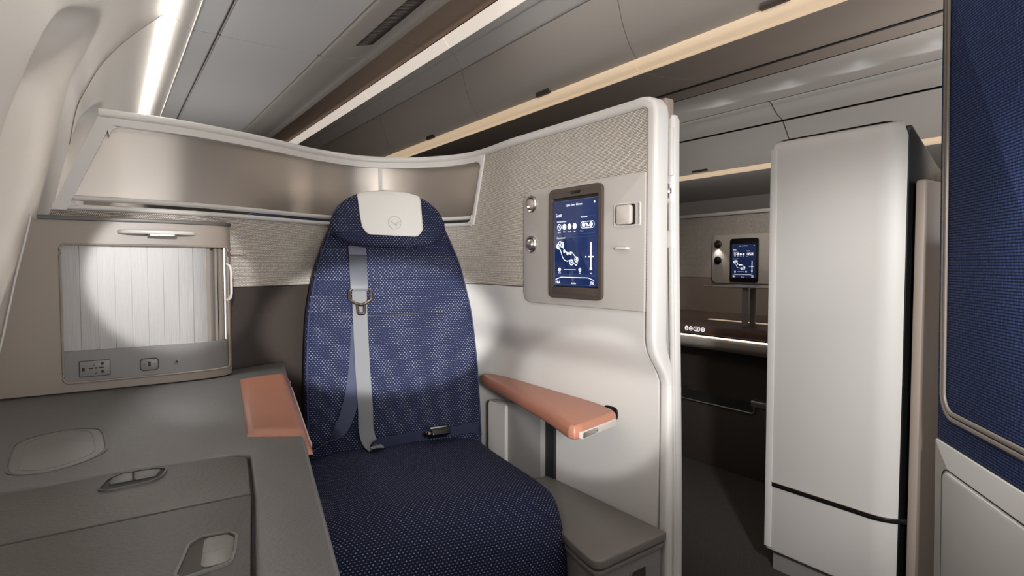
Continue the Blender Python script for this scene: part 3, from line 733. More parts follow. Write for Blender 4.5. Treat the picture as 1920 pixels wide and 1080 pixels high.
# ------------------------------------------------------------------ the seat
st = thing('aircraft_seat', 'navy dotted fabric seat with white headrest cover and seat belt, facing the camera', 'seat', (.63, 1.46, 0), -SA)
HW = [(.40, .235), (.465, .239), (.645, .2395), (.72, .237), (.807, .231), (.88, .219), (.946, .2045), (1.0, .186), (1.046, .1665), (1.09, .148), (1.113, .132), (1.135, .106), (1.150, .080), (1.160, .05), (1.166, .012)]
HWs = crv(HW, 4)
def by(z): return .17*(z-.47)
def sup(a, e): c = math.cos(a); s = math.sin(a); return math.copysign(abs(c)**e, c), math.copysign(abs(s)**e, s)
bm = newbm(); rings = []; uvs = []
N = 56
for z, w in HWs:
    k = min(1, (1.1665-z)/.07); th = .045*(max(.05, k)**.5)
    r = []; uv = []
    for i in range(N):
        a = 2*PI*i/N; c, s = sup(a, .42)
        x = .012+w*c; y = by(z)+.045+th*s
        y += -.010*ss(.6, 1, abs(c))*(s < 0)*ss(1.1, .9, z)-.006*math.cos(PI*(z-.5)/.5)*(s < 0)*(1-c*c)*0
        r.append((x, y, z)); uv.append((x+(.05*(1+s)*math.copysign(1, c) if s > -.9 else 0)*0+(y*.9 if abs(c) > .97 else 0), z))
    rings.append(r); uvs.append(uv)
loft(bm, rings, uvs=uvs); obj('backrest', bm, 'seat', st, ang=60)
bm = newbm(); sweep(bm, [(-.128+.28*k/20, by(.815)-.0022, .8115+.003*k/20) for k in range(21)], rr2(.003, .0034, .001, 2)); obj('backrest_seam', bm, 'blackmatte', st)
# side piping of the backrest
for sgn in (-1, 1):
    bm = newbm(); sweep(bm, [(.012+sgn*(w-.006), by(z)+.004, z) for z, w in HWs[4:-6]], circ(.0022, 8), up=(0, 1, 0)); obj('piping', bm, 'navy', st)
# headrest
HRT = [(.9975, .0), (.999, .07), (1.003, .103), (1.012, .128), (1.028, .149), (1.048, .158), (1.068, .157), (1.09, .149), (1.11, .135), (1.128, .114), (1.142, .088), (1.151, .058), (1.1545, .0)]
def hr_w(z): return interp(HRT, z)
def hr_th(z):
    k = (z-1.076)/.0785; return .030*max(0, 1-abs(k)**4)**.25
def hr_y(x, z, side=-1, off=0):
    w = max(.001, hr_w(z)); th = hr_th(z); q = max(0, 1-(min(1, abs(x-.004)/w))**4.0)**(1/4.0)
    return by(z)-.018+side*(th*q+off)
bm = newbm(); rings = []; uvs = []
for j in range(33):
    z = 1.076-.0783*math.cos(PI*j/32); w = max(.004, hr_w(z)); th = hr_th(z); r = []; uv = []
    for i in range(N):
        a = 2*PI*i/N; c, s = sup(a, .5)
        r.append((.004+w*c, by(z)-.018+th*s, z)); uv.append((w*c, z))
    rings.append(r); uvs.append(uv)
loft(bm, rings, uvs=uvs); hd = obj('headrest', bm, 'seat', st, ang=60)
bm = newbm(); pts = []
for k in range(33):
    z = 1.076+.0775*math.cos(PI*k/32); pts.append((.004+hr_w(z), by(z)-.020, z))
for k in range(1, 32):
    z = 1.076-.0775*math.cos(PI*k/32); pts.append((.004-hr_w(z), by(z)-.020, z))
sweep(bm, [p for p in pts], circ(.0016, 6), up=(0, 1, 0), closed=True); obj('headrest_piping', bm, 'navy', hd)
# white cover laid over the headrest
def ztop(x):
    a = abs(x-.004)
    for (z0, w0), (z1, w1) in zip(HRT[6:], HRT[7:]):
        if w1 <= a <= w0: return z0+(z1-z0)*(w0-a)/(w0-w1)
    return 1.1
bm = newbm()
def cov(u, v, side):
    x = -.083+.170*u+(.008)*(1-min(1, v*1.3))*(.0+(1 if u < .5 else .2))*(1-v)
    lowr = .020*(max(0, (abs(u-.5)*2-.72)/.28)**2.4)
    z0 = 1.0335+lowr-.004*u; zt_ = ztop(x)
    off = (.0035, .0012)[side]+.0009*math.sin(u*9+v*3)*(side == 0)
    if v < .8:
        z = z0+(zt_-.004-z0)*(v/.8); return (x, hr_y(x, z, -1, off), z)
    q = (v-.8)/.2; a = q*PI*.75
    yf = hr_y(x, zt_-.004, -1, off); yb = by(zt_)-.002
    return (x, yf+(yb-yf)*(1-math.cos(a))/1.7, zt_-.004+(.004+off)*math.sin(a))
slab(bm, cov, 40, 40); cv = obj('headrest_cover', bm, 'cover', st, ang=60)
bm = newbm(); edge = [cov(0, 1-k/20, 0) for k in range(4, 21)]+[cov(k/30, 0, 0) for k in range(1, 30)]+[cov(1, k/20, 0) for k in range(17)]
sweep(bm, [(x, y-.0008, z) for x, y, z in edge], circ(.0016, 6), up=(0, 1, 0)); obj('cover_hem', bm, 'cover', cv)
# embroidered ring with a flying crane
bm = newbm(); ec = (.012, 1.066); er = .0175
def eo(x, z, d=.0052): return (x, hr_y(x, z, -1, d), z)
sweep(bm, [eo(ec[0]+er*math.cos(2*PI*k/40), ec[1]+er*math.sin(2*PI*k/40), .0047) for k in range(40)], circ(.0007, 6), up=(0, 1, 0), closed=True)
for poly in ([(-.0135, .0045), (-.008, .0035), (-.001, -.0025), (.004, .0005), (.012, .0025), (.0145, .0015), (.010, -.001), (.0045, -.0025), (.0015, -.005)],
             [(-.001, -.0025), (.0015, -.005), (.005, -.009), (.003, -.010), (.000, -.006), (-.003, -.004)],
             [(.002, -.001), (.0045, -.0025), (.008, -.0065), (.0062, -.007), (.003, -.004)]):
    prism(bm, [(ec[0]+a, ec[1]+b) for a, b in poly], lambda u, v, d: eo(u, v, d), .0042, .0052)
obj('embroidered_emblem', bm, 'emb', cv)
# cushion: one profile in (y,z), closed, extruded with rounded sides
prof = crv([(.03, .468), (-.10, .470), (-.25, .474), (-.38, .477), (-.43, .474), (-.485, .455), (-.522, .415), (-.541, .36), (-.547, .28), (-.545, .18), (-.538, .07)], 6)
bm = newbm(); rings = []; uvs = []; arc = 0; prev = None
M_ = 40
for idx, (y, z) in enumerate(prof):
    if prev: arc += math.dist(prev, (y, z))
    prev = (y, z)
    a = prof[max(idx-1, 0)]; b = prof[min(idx+1, len(prof)-1)]; ty, tz = b[0]-a[0], b[1]-a[1]; L = math.hypot(ty, tz); ny_, nz_ = tz/L, -ty/L
    if nz_ < 0 or (abs(nz_) < .3 and ny_ > 0): ny_, nz_ = -ny_, -nz_
    if ny_ > 0: ny_, nz_ = -abs(ny_)*0+ny_, nz_
    w = .247+.006*ss(-.1, -.38, y)-.012*ss(-.42, -.53, y); r = []; uv = []
    for i in range(M_):
        c, s = sup(2*PI*i/M_, .42); x = .0+w*c; d = (-.05+.05*s)
        if s > 0: d -= .006*abs(c)**6
        r.append((x, y+ny_*d, z+nz_*d)); uv.append((x+(d if abs(c) > .98 else 0), arc))
    rings.append(r); uvs.append(uv)
loft(bm, rings, uvs=uvs); obj('seat_cushion', bm, 'seat', st, ang=60)
bm = newbm(); box(bm, -.20, .20, -.43, .12, .0, .37, .01); obj('seat_base', bm, 'blackmatte', st)
bm = newbm()
loft(bm, [[(.012+(w-.01)*c, by(z)+.075+.02*s, z) for c, s in [sup(2*PI*i/40, .5) for i in range(40)]] for z, w in HWs[:-4]]); obj('back_shell', bm, 'ottobody', st, ang=60)

# belts
def ribbon(bm, pts, width, th=.0016, n=10, wdir=None):
    """flat strap: pts (x,y,z,[wx,wy,wz]) with width direction"""
    C = crv([tuple(p) for p in pts], n); rings = []
    for i, p in enumerate(C):
        c = Vector(p[:3]); t = Vector(C[min(i+1, len(C)-1)][:3])-Vector(C[max(i-1, 0)][:3]); t.normalize()
        wv = Vector(p[3:6]) if len(p) > 3 else Vector(wdir); wv = (wv-t*wv.dot(t)).normalized(); nn = t.cross(wv)
        rings.append([c+wv*width/2+nn*th/2, c+wv*width/2-nn*th/2, c-wv*width/2-nn*th/2, c-wv*width/2+nn*th/2])
    loft(bm, rings)
sb = newbm()
ribbon(sb, [(-.084, by(.90)-.016, .90, 1, 0, 0), (-.084, by(.8)-.014, .80, 1, 0, 0), (-.083, by(.68)-.016, .68, 1, 0, .02), (-.080, by(.58)-.018, .58, 1, 0, 0), (-.080, by(.52)-.018, .52, .95, -.1, -.1), (-.072, -.030, .488, .6, -.3, -.2), (-.052, -.052, .481, .25, -1, 0)], .038)
sbo = obj('shoulder_belt', sb, 'belt', st)
bm = newbm(); ribbon(bm, [(-.088, by(.79)-.004, .79, 1, 0, 0), (-.096, by(.70)-.005, .70, 1, 0, 0), (-.110, by(.61)-.006, .61, 1, -.1, .1), (-.138, -.010, .54, .9, -.3, .3), (-.178, -.016, .500, .6, -.5, .6), (-.23, -.028, .484, .1, -1, .1), (-.27, -.03, .478, 0, -1, 0)], .038)
obj('belt_return', bm, 'beltdark', sbo)
bm = newbm(); ribbon(bm, [(-.085, by(.998)-.012, .998, 1, 0, 0), (-.0855, by(.97)-.020, .97, 1, 0, 0), (-.086, by(.93)-.022, .93, 1, 0, 0), (-.085, by(.895)-.021, .895, 1, 0, 0), (-.085, by(.880)-.018, .880, 1, 0, 0)], .046, .007)
obj('belt_cover', bm, 'beltcov', sbo)
bm = newbm(); ribbon(bm, [(-.0855, by(1.0)-.013, 1.0, 1, 0, 0), (-.086, by(.978)-.021, .976, 1, 0, 0)], .0465, .009, 4); obj('cover_cap', bm, 'beltcap', sbo)
# tongue: frame with slotted tip
bm = newbm()
tp = lambda x, z: (x, by(z)-.024, z)
outl = rnd([(-.104, .886), (-.112, .880), (-.112, .858), (-.092, .845), (-.0905, .820), (-.0745, .820), (-.073, .845), (-.054, .858), (-.054, .880), (-.062, .886)], [0, .004, .004, .004, .004, .004, .004, .004, .004, 0], 3)
sweep(bm, [tp(*p) for p in outl], circ(.0040, 8), up=(0, 1, 0))
sweep(bm, [tp(-.093, .846), tp(-.082, .8435), tp(-.071, .846)], circ(.0045, 8), up=(0, 1, 0))
obj('belt_tongue', bm, 'darkchrome', sbo)
bm = newbm()
ribbon(bm, [(-.075, -.040, .486, .5, -.3, .5), (-.05, -.030, .486, .1, -.3, 1), (.0, -.020, .487, 0, -.3, 1), (.05, -.018, .489, 0, -.3, 1), (.088, -.020, .492, 0, -.3, 1)], .030)
ribbon(bm, [(.128, -.018, .494, 0, -.3, 1), (.16, -.012, .490, 0, -.3, 1), (.20, -.010, .492, 0, -.3, 1), (.232, -.006, .488, 0, -.3, 1), (.245, .020, .480, 0, -.2, 1)], .030)
lb = obj('lap_belt', bm, 'beltdark', st)
bm = newbm(); R_ = Matrix.Rotation(.10, 4, 'Z') @ Matrix.Rotation(-.5, 4, 'X')
def bk(u, v, d): return tuple(Matrix.Translation((.108, -.030, .497)) @ R_ @ Vector((u*1.15, v*1.15, d*1.1)))
prism(bm, rnd(rect(-.023, -.019, .026, .019), .005), bk, -.010, .007, .003); bko = obj('buckle', bm, 'black', lb)
bm = newbm(); prism(bm, rnd(rect(-.021, -.010, .024, .019), .005), bk, .0065, .012, .0025); obj('buckle_flap', bm, 'chrome', lb)
bm = newbm(); prism(bm, rnd(rect(-.031, -.015, -.021, .016), .003), bk, -.006, .002, .001); sweep(bm, [bk(-.034, -.014, 0), bk(-.036, 0, .001), bk(-.034, .014, 0)], circ(.0022, 6)); obj('latch_plate', bm, 'darkchrome', lb)

# ------------------------------------------------------------------ right armrest on the partition
ar = thing('armrest', 'terracotta leather armrest projecting from the partition wall right of the seat', 'armrest', (.9, 1.1, .6))
pl = [(.740, .882), (.700, .842)]
plan = [(.8755, 1.47), (.868, 1.30), (.845, 1.20), (.80, 1.05), (.752, .915), (.747, .880), (.772, .862), (.86, .868), (.925, .885), (.938, .905), (.938, 1.0), (.938, 1.38), (.925, 1.46)]
plan = [(.892, 1.452), (.876, 1.40), (.840, 1.23), (.784, 1.00), (.748, .886), (.752, .872), (.772, .870), (.868, .896), (.905, .909), (.918, .932), (.930, 1.0), (.938, 1.38), (.925, 1.452)]
plan = rnd(plan, [.012, 0, 0, 0, .012, .006, .01, 0, .014, .014, 0, 0, .012], 5)[::-1]
if sum(a[0]*b[1]-b[0]*a[1] for a, b in zip(plan, plan[1:]+plan[:1])) < 0: plan = plan[::-1]
bm = newbm()
loft(bm, [[(x-.9, y-1.1, zz-.6+(-.004 if 0 else 0)) for x, y in offs(plan, ins)] for zz, ins in ((.6035, .007), (.605, .002), (.608, .0), (.616, .0), (.622, .0006), (.6275, .0025), (.631, .006), (.6325, .009), (.6328, .0105))]); obj('armrest_pad', bm, 'pad', ar, ang=70)
bm = newbm(); 
fr_a = Vector((.764, .8705)); fr_b = Vector((.902, .9085)); dirf = (fr_b-fr_a).normalized(); nf = Vector((dirf.y, -dirf.x))
def FR(u, v, d): p = fr_a+dirf*u+nf*d; return (p.x-.9, p.y-1.1, v-.6)
prism(bm, rnd(rect(0, .6045, .138, .6195), .004), FR, -.01, -.0+.0045, .001); obj('armrest_front', bm, 'bin', ar)
bm = newbm(); prism(bm, rnd(rect(.006, .6065, .056, .6175), .003), FR, .003, .0065, .0015); ab = obj('recline_button', bm, 'chrome', ar)
bm = newbm(); prism(bm, rnd(rect(.056, .608, .063, .617), .002), FR, .003, .0045); obj('button_slot', bm, 'blackmatte', ar)
bm = newbm(); prism(bm, rnd(rect(.940-1.1, .598-.6, .985-1.1, .629-.6), .012), lambda u, v, d: (d-.9, u, v), .9365, .9405, .001); obj('wall_slot', bm, 'black', ar)
# lower wall box, slot
lo = thing('wall_pocket', 'grey ribbed pocket panel with dark slot below the right armrest', 'panel', (.92, 1.27, 0))
bm = newbm(); box(bm, .915-.92, .939-.92, 1.195-1.27, 1.345-1.27, 0, .57, .004); obj('pocket_panel', bm, 'wallgrey', lo)
bm = newbm(); box(bm, .905-.92, .939-.92, 1.345-1.27, 1.43-1.27, 0, .56, .010); obj('side_post', bm, 'shell', lo)
bm = newbm(); box(bm, .931-.92, .9395-.92, 1.160-1.27, 1.195-1.27, 0, .56); obj('pocket_slot', bm, 'blackmatte', lo)

# low console at the partition foot
ot = thing('foot_console', 'low grey storage console at the foot of the partition beside the seat cushion', 'console', (.85, .95, 0))
def O_(name, bm, m, parent=ot):
    bmesh.ops.translate(bm, verts=bm.verts[:], vec=(-.85, -.95, 0)); return obj(name, bm, m, parent)
lid = [(.728, .782), (.937, .795), (.937, 1.19), (.85, 1.19), (.803, 1.02), (.760, .93), (.742, .856)]
bm = newbm(); prism(bm, rnd(lid, [.018, .004, .0, 0, .0, 0, 0], 6), XY, .383, .402, .006, 4); O_('console_lid', bm, 'ottoman')
bm = newbm(); prism(bm, rnd(offs(lid, .003), [.016, .004, 0, 0, 0, 0, 0], 6), XY, .368, .379, .003, 3); O_('lid_rim', bm, 'ottoman')
bm = newbm(); prism(bm, rnd(offs(lid, .008), [.02, .004, 0, 0, 0, 0, 0], 6), XY, 0, .384); bd = O_('console_body', bm, 'ottobody')
fa = Vector((.742, .7905)); fb = Vector((.932, .8035)); df = (fb-fa).normalized(); nf2 = Vector((df.y, -df.x))
def FF(u, v, d): p = fa+df*u+nf2*d; return (p.x, p.y, v)
bm = newbm(); frame_ring(bm, rnd(rect(.088, .24, .138, .352), .008), .004, FF, -.002, .004); O_('pull_frame', bm, 'ottobody', bd)
bm = newbm(); prism(bm, rnd(rect(.091, .243, .135, .349), .007), FF, 0, .0012); O_('pull_recess', bm, 'dark', bd)
bm = newbm(); prism(bm, rnd(rect(.102, .245, .128, .325), .010), FF, .001, .006, .002); O_('pull_strap', bm, 'pad', bd)

# ------------------------------------------------------------------ middle suite beyond the aisle
co = thing('suite_column', 'tall pale rounded cabinet column with a black band across the aisle', 'cabinet', (1.74, .85, 0))
def N_(name, bm, m, parent=co):
    bmesh.ops.translate(bm, verts=bm.verts[:], vec=(-1.74, -.85, 0)); return obj(name, bm, m, parent)
cpl = [(1.82, .692), (1.82, 1.04)]+rnd([(1.83, 1.04), (1.68, 1.04), (1.68, .9)], [0, .012, 0], 5)[1:-1]+[(1.765-.085*math.cos(a), .735-.085*math.sin(a)) for a in [math.radians(46)*k/12 for k in range(13)]]+[(1.713, .692)]
if sum(a[0]*b[1]-b[0]*a[1] for a, b in zip(cpl, cpl[1:]+cpl[:1])) < 0: cpl = cpl[::-1]
def inset(p, d): return offs(p, d)
bm = newbm(); rings = []
for z, d in ((.062, .008), (.066, .002), (.074, 0), (1.285, 0), (1.305, .003), (1.318, .009), (1.325, .018), (1.328, .03)):
    rings.append([(x, y, z) for x, y in inset(cpl, d)])
loft(bm, rings); N_('column_body', bm, 'shell')
bm = newbm()
bp = [(1.68, 1.018)]+[(1.765-.085*math.cos(a), .735-.085*math.sin(a)) for a in [math.radians(46)*k/12 for k in range(13)]]+[(1.712, .667), (1.722, .662)]
sweep(bm, [(x-.0, y, .272) for x, y in bp], rr2(.006, .011, .002, 2)); N_('black_band', bm, 'black')
bm = newbm(); sweep(bm, [(x-.001, y-.0005, .279) for x, y in bp], rr2(.006, .002, .0008, 2)); N_('band_highlight', bm, 'darkchrome')
bm = newbm(); box(bm, 1.70, 1.80, .70, 1.02, 0, .062); N_('plinth', bm, 'wallgrey')
bm = newbm(); sweep(bm, [(1.6785, 1.026, z) for z in (.075, .4, .8, 1.2, 1.30)], rr2(.004, .022, .0015, 2), up=(0, 1, 0)); N_('edge_strip', bm, 'white')
# black inner shell seen past the column
bs = thing('seat_shell_back', 'glossy black shell edge rising behind the pale rounded column', 'seat shell', (1.82, .64, 0))
bm = newbm(); prism(bm, rnd([(1.7045, 0), (1.7075, 1.298), (1.716, 1.315), (1.871, 1.229), (1.96, 1.19), (2.05, 1.18), (2.05, 0)], [0, .006, .008, .03, .0, .0, 0]), lambda u, v, d: (u-1.82, d-.64, v), .671, .686, .002)
obj('black_panel', bm, 'black', bs)
pw = thing('suite_side_panel', 'narrow beige panel between the black shell edge and the blue partition', 'panel', (1.85, .60, 0))
bm = newbm(); prism(bm, rnd([(1.718, 0), (2.0, 0), (2.0, 1.170), (1.718, 1.170)], [0, 0, .01, .012]), lambda u, v, d: (u-1.85, d-.60, v), .636, .660, .006); obj('beige_panel', bm, 'under', pw)

# blue woven partition on the right edge
BA = math.atan2(-.656, -.755)
def XZ(u, v, d): return (u-.034*(v-.53), d, v)        # this partition leans a little
bp_ = thing('blue_partition', 'navy woven fabric partition with grey piping over a pale lower panel, right edge of the photo', 'partition', (1.648, .572, 0), BA)
bm = newbm(); prism(bm, rnd(rect(0, .532, .62, 1.655), [.004, 0, 0, .004]), XZ, 0, .04, .003); obj('fabric_panel', bm, 'weave', bp_, uvbox=True)
def trail(w, off_):
    i0 = .030; zz = .596; r = .055
    P_ = [(i0+off_, 1.65)]+[(i0+off_, 1.65-k*.16) for k in range(1, 7)]+[(i0+r+(-r+off_)*math.cos(a), zz+r-(r-off_)*math.sin(a)) for a in [PI/2*k/10 for k in range(11)]]+[(i0+r+k*.1, zz+off_) for k in range(1, 6)]
    return [(a-.034*(b-.53), -.004, b) for a, b in P_]
bm = newbm(); sweep(bm, trail(.02, 0), rr2(.010, .006, .002, 3), up=(0, 1, 0)); sweep(bm, trail(.02, .0125), rr2(.010, .006, .002, 3), up=(0, 1, 0)); obj('piping', bm, 'trimbrown', bp_)
bm = newbm(); sweep(bm, [(a, -.001, c) for a, b, c in trail(.02, .006)], rr2(.006, .003, .001, 2), up=(0, 1, 0)); obj('piping_groove', bm, 'blackmatte', bp_)
bm = newbm(); prism(bm, rnd(rect(-.004, 0, .62, .530), [0, 0, 0, .006]), XZ, -.003, .04, .003); lp = obj('lower_panel', bm, 'shell', bp_)
ip = rnd(rect(.035, .02, .59, .475), .03, 8)
bm = newbm(); frame_ring(bm, ip, .0022, XZ, -.0042, -.002); obj('panel_groove', bm, 'groove', lp)
bm = newbm(); prism(bm, rnd(rect(.042, .027, .583, .468), .026, 8), XZ, -.0065, -.003, .002); obj('inset_panel', bm, 'shell', lp)

# far partition of the middle suite with its own screen
fs = thing('far_suite_wall', 'dim beige partition across the aisle with a second small screen, seen through the doorway', 'partition', (3.08, 2.2, 0))
def Fq(name, bm, m, parent=fs, **k):
    bmesh.ops.translate(bm, verts=bm.verts[:], vec=(-3.08, -2.2, 0)); return obj(name, bm, m, parent, **k)
bm = newbm(); box(bm, 3.06, 3.10, 1.0, 3.6, .875, 1.248); Fq('fabric_panel', bm, 'mesh', uvbox=True)
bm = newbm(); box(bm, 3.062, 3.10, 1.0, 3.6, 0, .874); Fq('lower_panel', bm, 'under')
bm = newbm(); box(bm, 3.05, 3.11, 1.0, 3.6, 1.247, 1.268, .006); Fq('top_rail', bm, 'white')
def P3(u, v, d): return (3.06-d, u, v)
bm = newbm(); prism(bm, rnd(rect(1.80, .842, 2.262, 1.13), .035), P3, 0, .01, .003); pp_ = Fq('control_plate', bm, 'bin')
bm = newbm(); prism(bm, rnd(rect(1.948, .850, 2.131, 1.105), .014), P3, .009, .018, .002); Fq('screen_bezel', bm, 'black')
bm = newbm(); prism(bm, rect(1.962, .876, 2.117, 1.072), P3, .018, .0195); s2 = Fq('touch_screen', bm, 'screen')
gb = [newbm(), newbm(), newbm()]; make_gfx(gb, 0, 0, .155, .196, lambda a, b: (3.0403, 2.117-a*.155, 1.072-b*.196)); [Fq(n_, g_, 'gfx', s2) for g_, n_ in zip(gb, ('menu_graphics', 'seat_diagram', 'route_bar'))]
for z, m_ in ((1.076, 'darkchrome'), (.979, 'black')):
    bm = newbm(); lathe(bm, [(.024, 0), (.024, .006), (.018, .010), (.010, .014), (.001, .015)], 20, lambda a, b, c: (3.05-c, 2.218+a, z+b)); Fq('reading_light' if z > 1 else 'air_nozzle', bm, m_)
bm = newbm(); prism(bm, rect(1.80, 1.03, 1.835, 1.08), P3, .01, .02, .003); Fq('latch_button', bm, 'black')
mc = thing('middle_console', 'dark console with lit shelf edge and chrome pocket frame seen through the doorway', 'console', (2.6, 1.7, 0))
def Mq(name, bm, m, parent=mc):
    bmesh.ops.translate(bm, verts=bm.verts[:], vec=(-2.6, -1.7, 0)); return obj(name, bm, m, parent)
bm = newbm(); box(bm, 2.335, 3.058, .9, 2.7, .618, .664, .008); tt = Mq('tray_top', bm, 'tray')
bm = newbm(); box(bm, 2.60, 2.63, 1.2, 1.95, .664, .667, .001); Mq('tray_inlay', bm, 'warm', tt)
bm = newbm(); extr(bm, [(2.336, .606), (2.336, .612)], .9, 2.7, .006, (1, 0)); Mq('edge_light', bm, 'glow')
bm = newbm(); extr(bm, crv([(2.340, .603), (2.343, .585), (2.36, .56), (2.41, .538), (2.5, .53)], 5), .9, 2.7, .008, (0, 1)); Mq('curved_apron', bm, 'bin')
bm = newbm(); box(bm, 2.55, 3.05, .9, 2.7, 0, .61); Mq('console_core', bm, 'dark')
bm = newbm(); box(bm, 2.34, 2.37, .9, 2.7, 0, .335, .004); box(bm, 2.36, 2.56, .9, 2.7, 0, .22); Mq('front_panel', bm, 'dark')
bm = newbm(); box(bm, 2.330, 2.372, .9, 1.515, .325, .352, .003); box(bm, 2.330, 2.372, 1.895, 2.7, .325, .352, .003); Mq('chrome_cap', bm, 'chrome')
bm = newbm(); sweep(bm, [(2.330, y, z) for y, z in rnd([(1.50, .345), (1.50, .295), (1.90, .295), (1.90, .345)], [0, .012, .012, 0], 4)], rr2(.007, .007, .002, 2), up=(1, 0, 0)); Mq('pocket_frame', bm, 'chrome')
bm = newbm(); box(bm, 2.334, 2.342, 1.508, 1.892, .30, .340); Mq('pocket_opening', bm, 'blackmatte')
bm = newbm()
for k, (yy, w) in enumerate(((1.872, .010), (1.847, .010), (1.812, .020), (1.777, .010))):
    frame_ring(bm, rnd(rect(yy-w, .631, yy+w, .653), .0105, 6), .003, lambda u, v, d: (2.335-d, u, v), 0, .001)
    frame_ring(bm, rnd(rect(yy-w*.4, .638, yy+w*.4, .646), .003, 6), .0018, lambda u, v, d: (2.335-d, u, v), 0, .001)
Mq('control_icons', bm, 'gfx', tt)
ts = thing('monitor_stand', 'two flat grey posts under a thin metal plate on the dark console shelf', 'stand', (2.55, 1.58, .664))
bm = newbm(); box(bm, -.140, -.130, .014, .041, 0, .181, .004); obj('post', bm, 'wallgrey', ts)
bm = newbm(); box(bm, .030, .040, .086, .112, 0, .181, .004); obj('post', bm, 'wallgrey', ts)
bm = newbm(); box(bm, -.16, .10, -.20, .24, .181, .187, .002); obj('top_plate', bm, 'chrome', ts)

# navy seat behind the shell, glimpsed through the slit
ns_ = thing('neighbour_seat', 'dark navy seat glimpsed through the slit below the privacy panel', 'seat', (.62, 2.25, 0))
bm = newbm(); 
loft(bm, [[(w*c, .06*s+.12*(z-.5), z) for c, s in [sup(2*PI*i/32, .5) for i in range(32)]] for z, w in ((.45, .26), (.9, .26), (1.05, .24), (1.13, .2), (1.17, .14), (1.19, .05))]); obj('backrest', bm, 'navy', ns_)
bm = newbm(); box(bm, -.26, .26, -.55, .05, .0, .47, .03); obj('seat_cushion', bm, 'navy', ns_)

# ------------------------------------------------------------------ lights
def area(name, loc, size, power, rot=(0, 0, 0), col=(1, .95, .9), sy=None):
    l = bpy.data.lights.new(name, 'AREA'); l.energy = power; l.size = size; l.color = col
    if sy: l.shape = 'RECTANGLE'; l.size_y = sy
    o = bpy.data.objects.new(name, l); COL.objects.link(o); o.location = loc; o.rotation_euler = rot; return o
def spot(name, loc, to, ang, blend, power, size=.02, col=(1, .97, .93)):
    l = bpy.data.lights.new(name, 'SPOT'); l.energy = power; l.spot_size = math.radians(ang); l.spot_blend = blend; l.shadow_soft_size = size; l.color = col
    o = bpy.data.objects.new(name, l); COL.objects.link(o); o.location = loc
    o.rotation_euler = (Vector(to)-Vector(loc)).to_track_quat('-Z', 'Y').to_euler(); return o
NC = (.965, .98, 1)
area('aisle_ceiling_fill', (1.15, .6, E0+1.14), .35, 6, sy=3, col=NC)  # added overhead fill, no fixture in the ceiling
area('front_cabin_fill', (1.0, -1.2, 1.25), 1.6, 8, rot=(math.radians(104), 0, 0), sy=1.0, col=NC)  # added fill behind the camera, not a cabin fixture
area('front_seat_fill', (.40, -.42, .75), .7, 22, rot=(math.radians(163), 0, 0), sy=.6, col=NC)  # added below and behind the camera to brighten the bin undersides
area('rear_row_fill', (.24, 2.02, 1.0), .4, 1.1, rot=(PI, 0, 0), sy=.4, col=NC)  # added fill hidden behind the shell, lifts the ceiling above
area('rear_row_fill', (.30, 3.1, 1.0), .6, 2.6, rot=(PI, 0, 0), sy=.9, col=NC)  # second added fill, for the bin undersides further back
area('middle_suite_fill', (2.35, .2, 1.0), .7, 14, rot=(PI, 0, 0), sy=1.0, col=NC)  # hidden fill added to lift the centre and far ceiling
def aim(o, to): o.rotation_euler = (Vector(to)-o.location).to_track_quat('-Z', 'Y').to_euler()
spot('column_fill', (.30, -.40, 1.45), (1.74, .86, .62), 38, .8, 150, .06, NC)  # added spot that brightens the pale column, no real lamp there
area('far_aisle_fill', (3.5, .3, 1.2), .5, 8, rot=(PI, 0, 0), sy=.9, col=NC)  # added fill outside the view, for the far bins
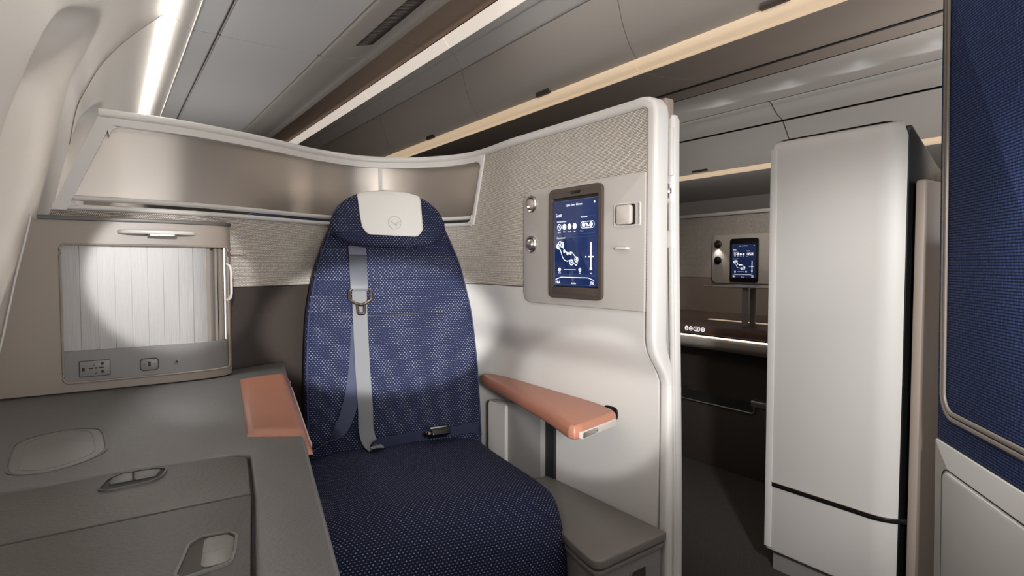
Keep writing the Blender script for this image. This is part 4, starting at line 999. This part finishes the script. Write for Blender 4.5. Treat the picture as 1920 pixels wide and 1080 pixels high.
area('far_aisle_fill', (3.45, 2.5, 1.0), .4, 5, rot=(PI, 0, 0), sy=2.2, col=NC)  # added fill hidden behind the far suite wall, brightens the far bins
def azel(az, el, o, d=1.5): az = math.radians(az); el = math.radians(el); return (o[0]+d*math.sin(az)*math.cos(el), o[1]+d*math.cos(az)*math.cos(el), o[2]+d*math.sin(el))
SO = (0, .2, 1.2)
SO2 = (.02, -.10, .90)
spot('window_daylight', SO, azel(5.5, -12, SO), 15, .3, 62, .01, NC)
so = spot('window_daylight', SO2, azel(20.5, -4.0, SO2), 13, .35, 250, .012, NC); so.scale = (1.75, 1, 1)
spot('window_daylight', SO2, azel(39.2, -10.6, SO2), 15, .35, 54, .012, NC)
spot('partition_fill', (.05, -.35, 1.00), (.93, 1.28, .88), 40, 1, 110, .08, NC)  # soft spot added to raise the brightness of the partition
spot('blue_panel_fill', (.50, .38, 1.72), (1.5, .45, .55), 40, 1, 60, .05, NC)  # added spot to lighten the blue partition, no fixture there
spot('cabinet_lamp', (.10, 1.450, 1.009), (.25, 1.33, .69), 80, .6, 2.6, .004, NC)
spot('suite_reading_light', (3.028, 2.218, 1.06), (3.05, 2.218, .9), 100, .8, .35, .004)
spot('suite_wall_fill', (2.45, 1.5, 1.62), (3.06, 2.15, .85), 60, .9, 14, .03)  # added spot to lift the dim far suite wall
for y in (1.13, 1.46, 1.83, 2.26):
    spot('valance_light', (3.16, y, E0+.84), (3.06, y, E0+.97), 110, 1, .5, 0, (.85, .93, 1))
w = bpy.data.worlds.new('w'); sc.world = w; w.use_nodes = True
w.node_tree.nodes['Background'].inputs[0].default_value = (.5, .49, .48, 1); w.node_tree.nodes['Background'].inputs[1].default_value = .35

# ------------------------------------------------------------------ camera
cam = bpy.data.cameras.new('cam'); cam.lens = 36*1100/1920; cam.sensor_width = 36; cam.clip_start = .02
co_ = bpy.data.objects.new('camera', cam); COL.objects.link(co_); co_.location = (0, 0, EYE); co_.rotation_euler = (PI/2-PITCH, 0, -YAW)
sc.camera = co_
sc.view_settings.view_transform = 'Standard'; sc.view_settings.look = 'None'; sc.view_settings.gamma = 1
sc.view_settings.exposure = 0
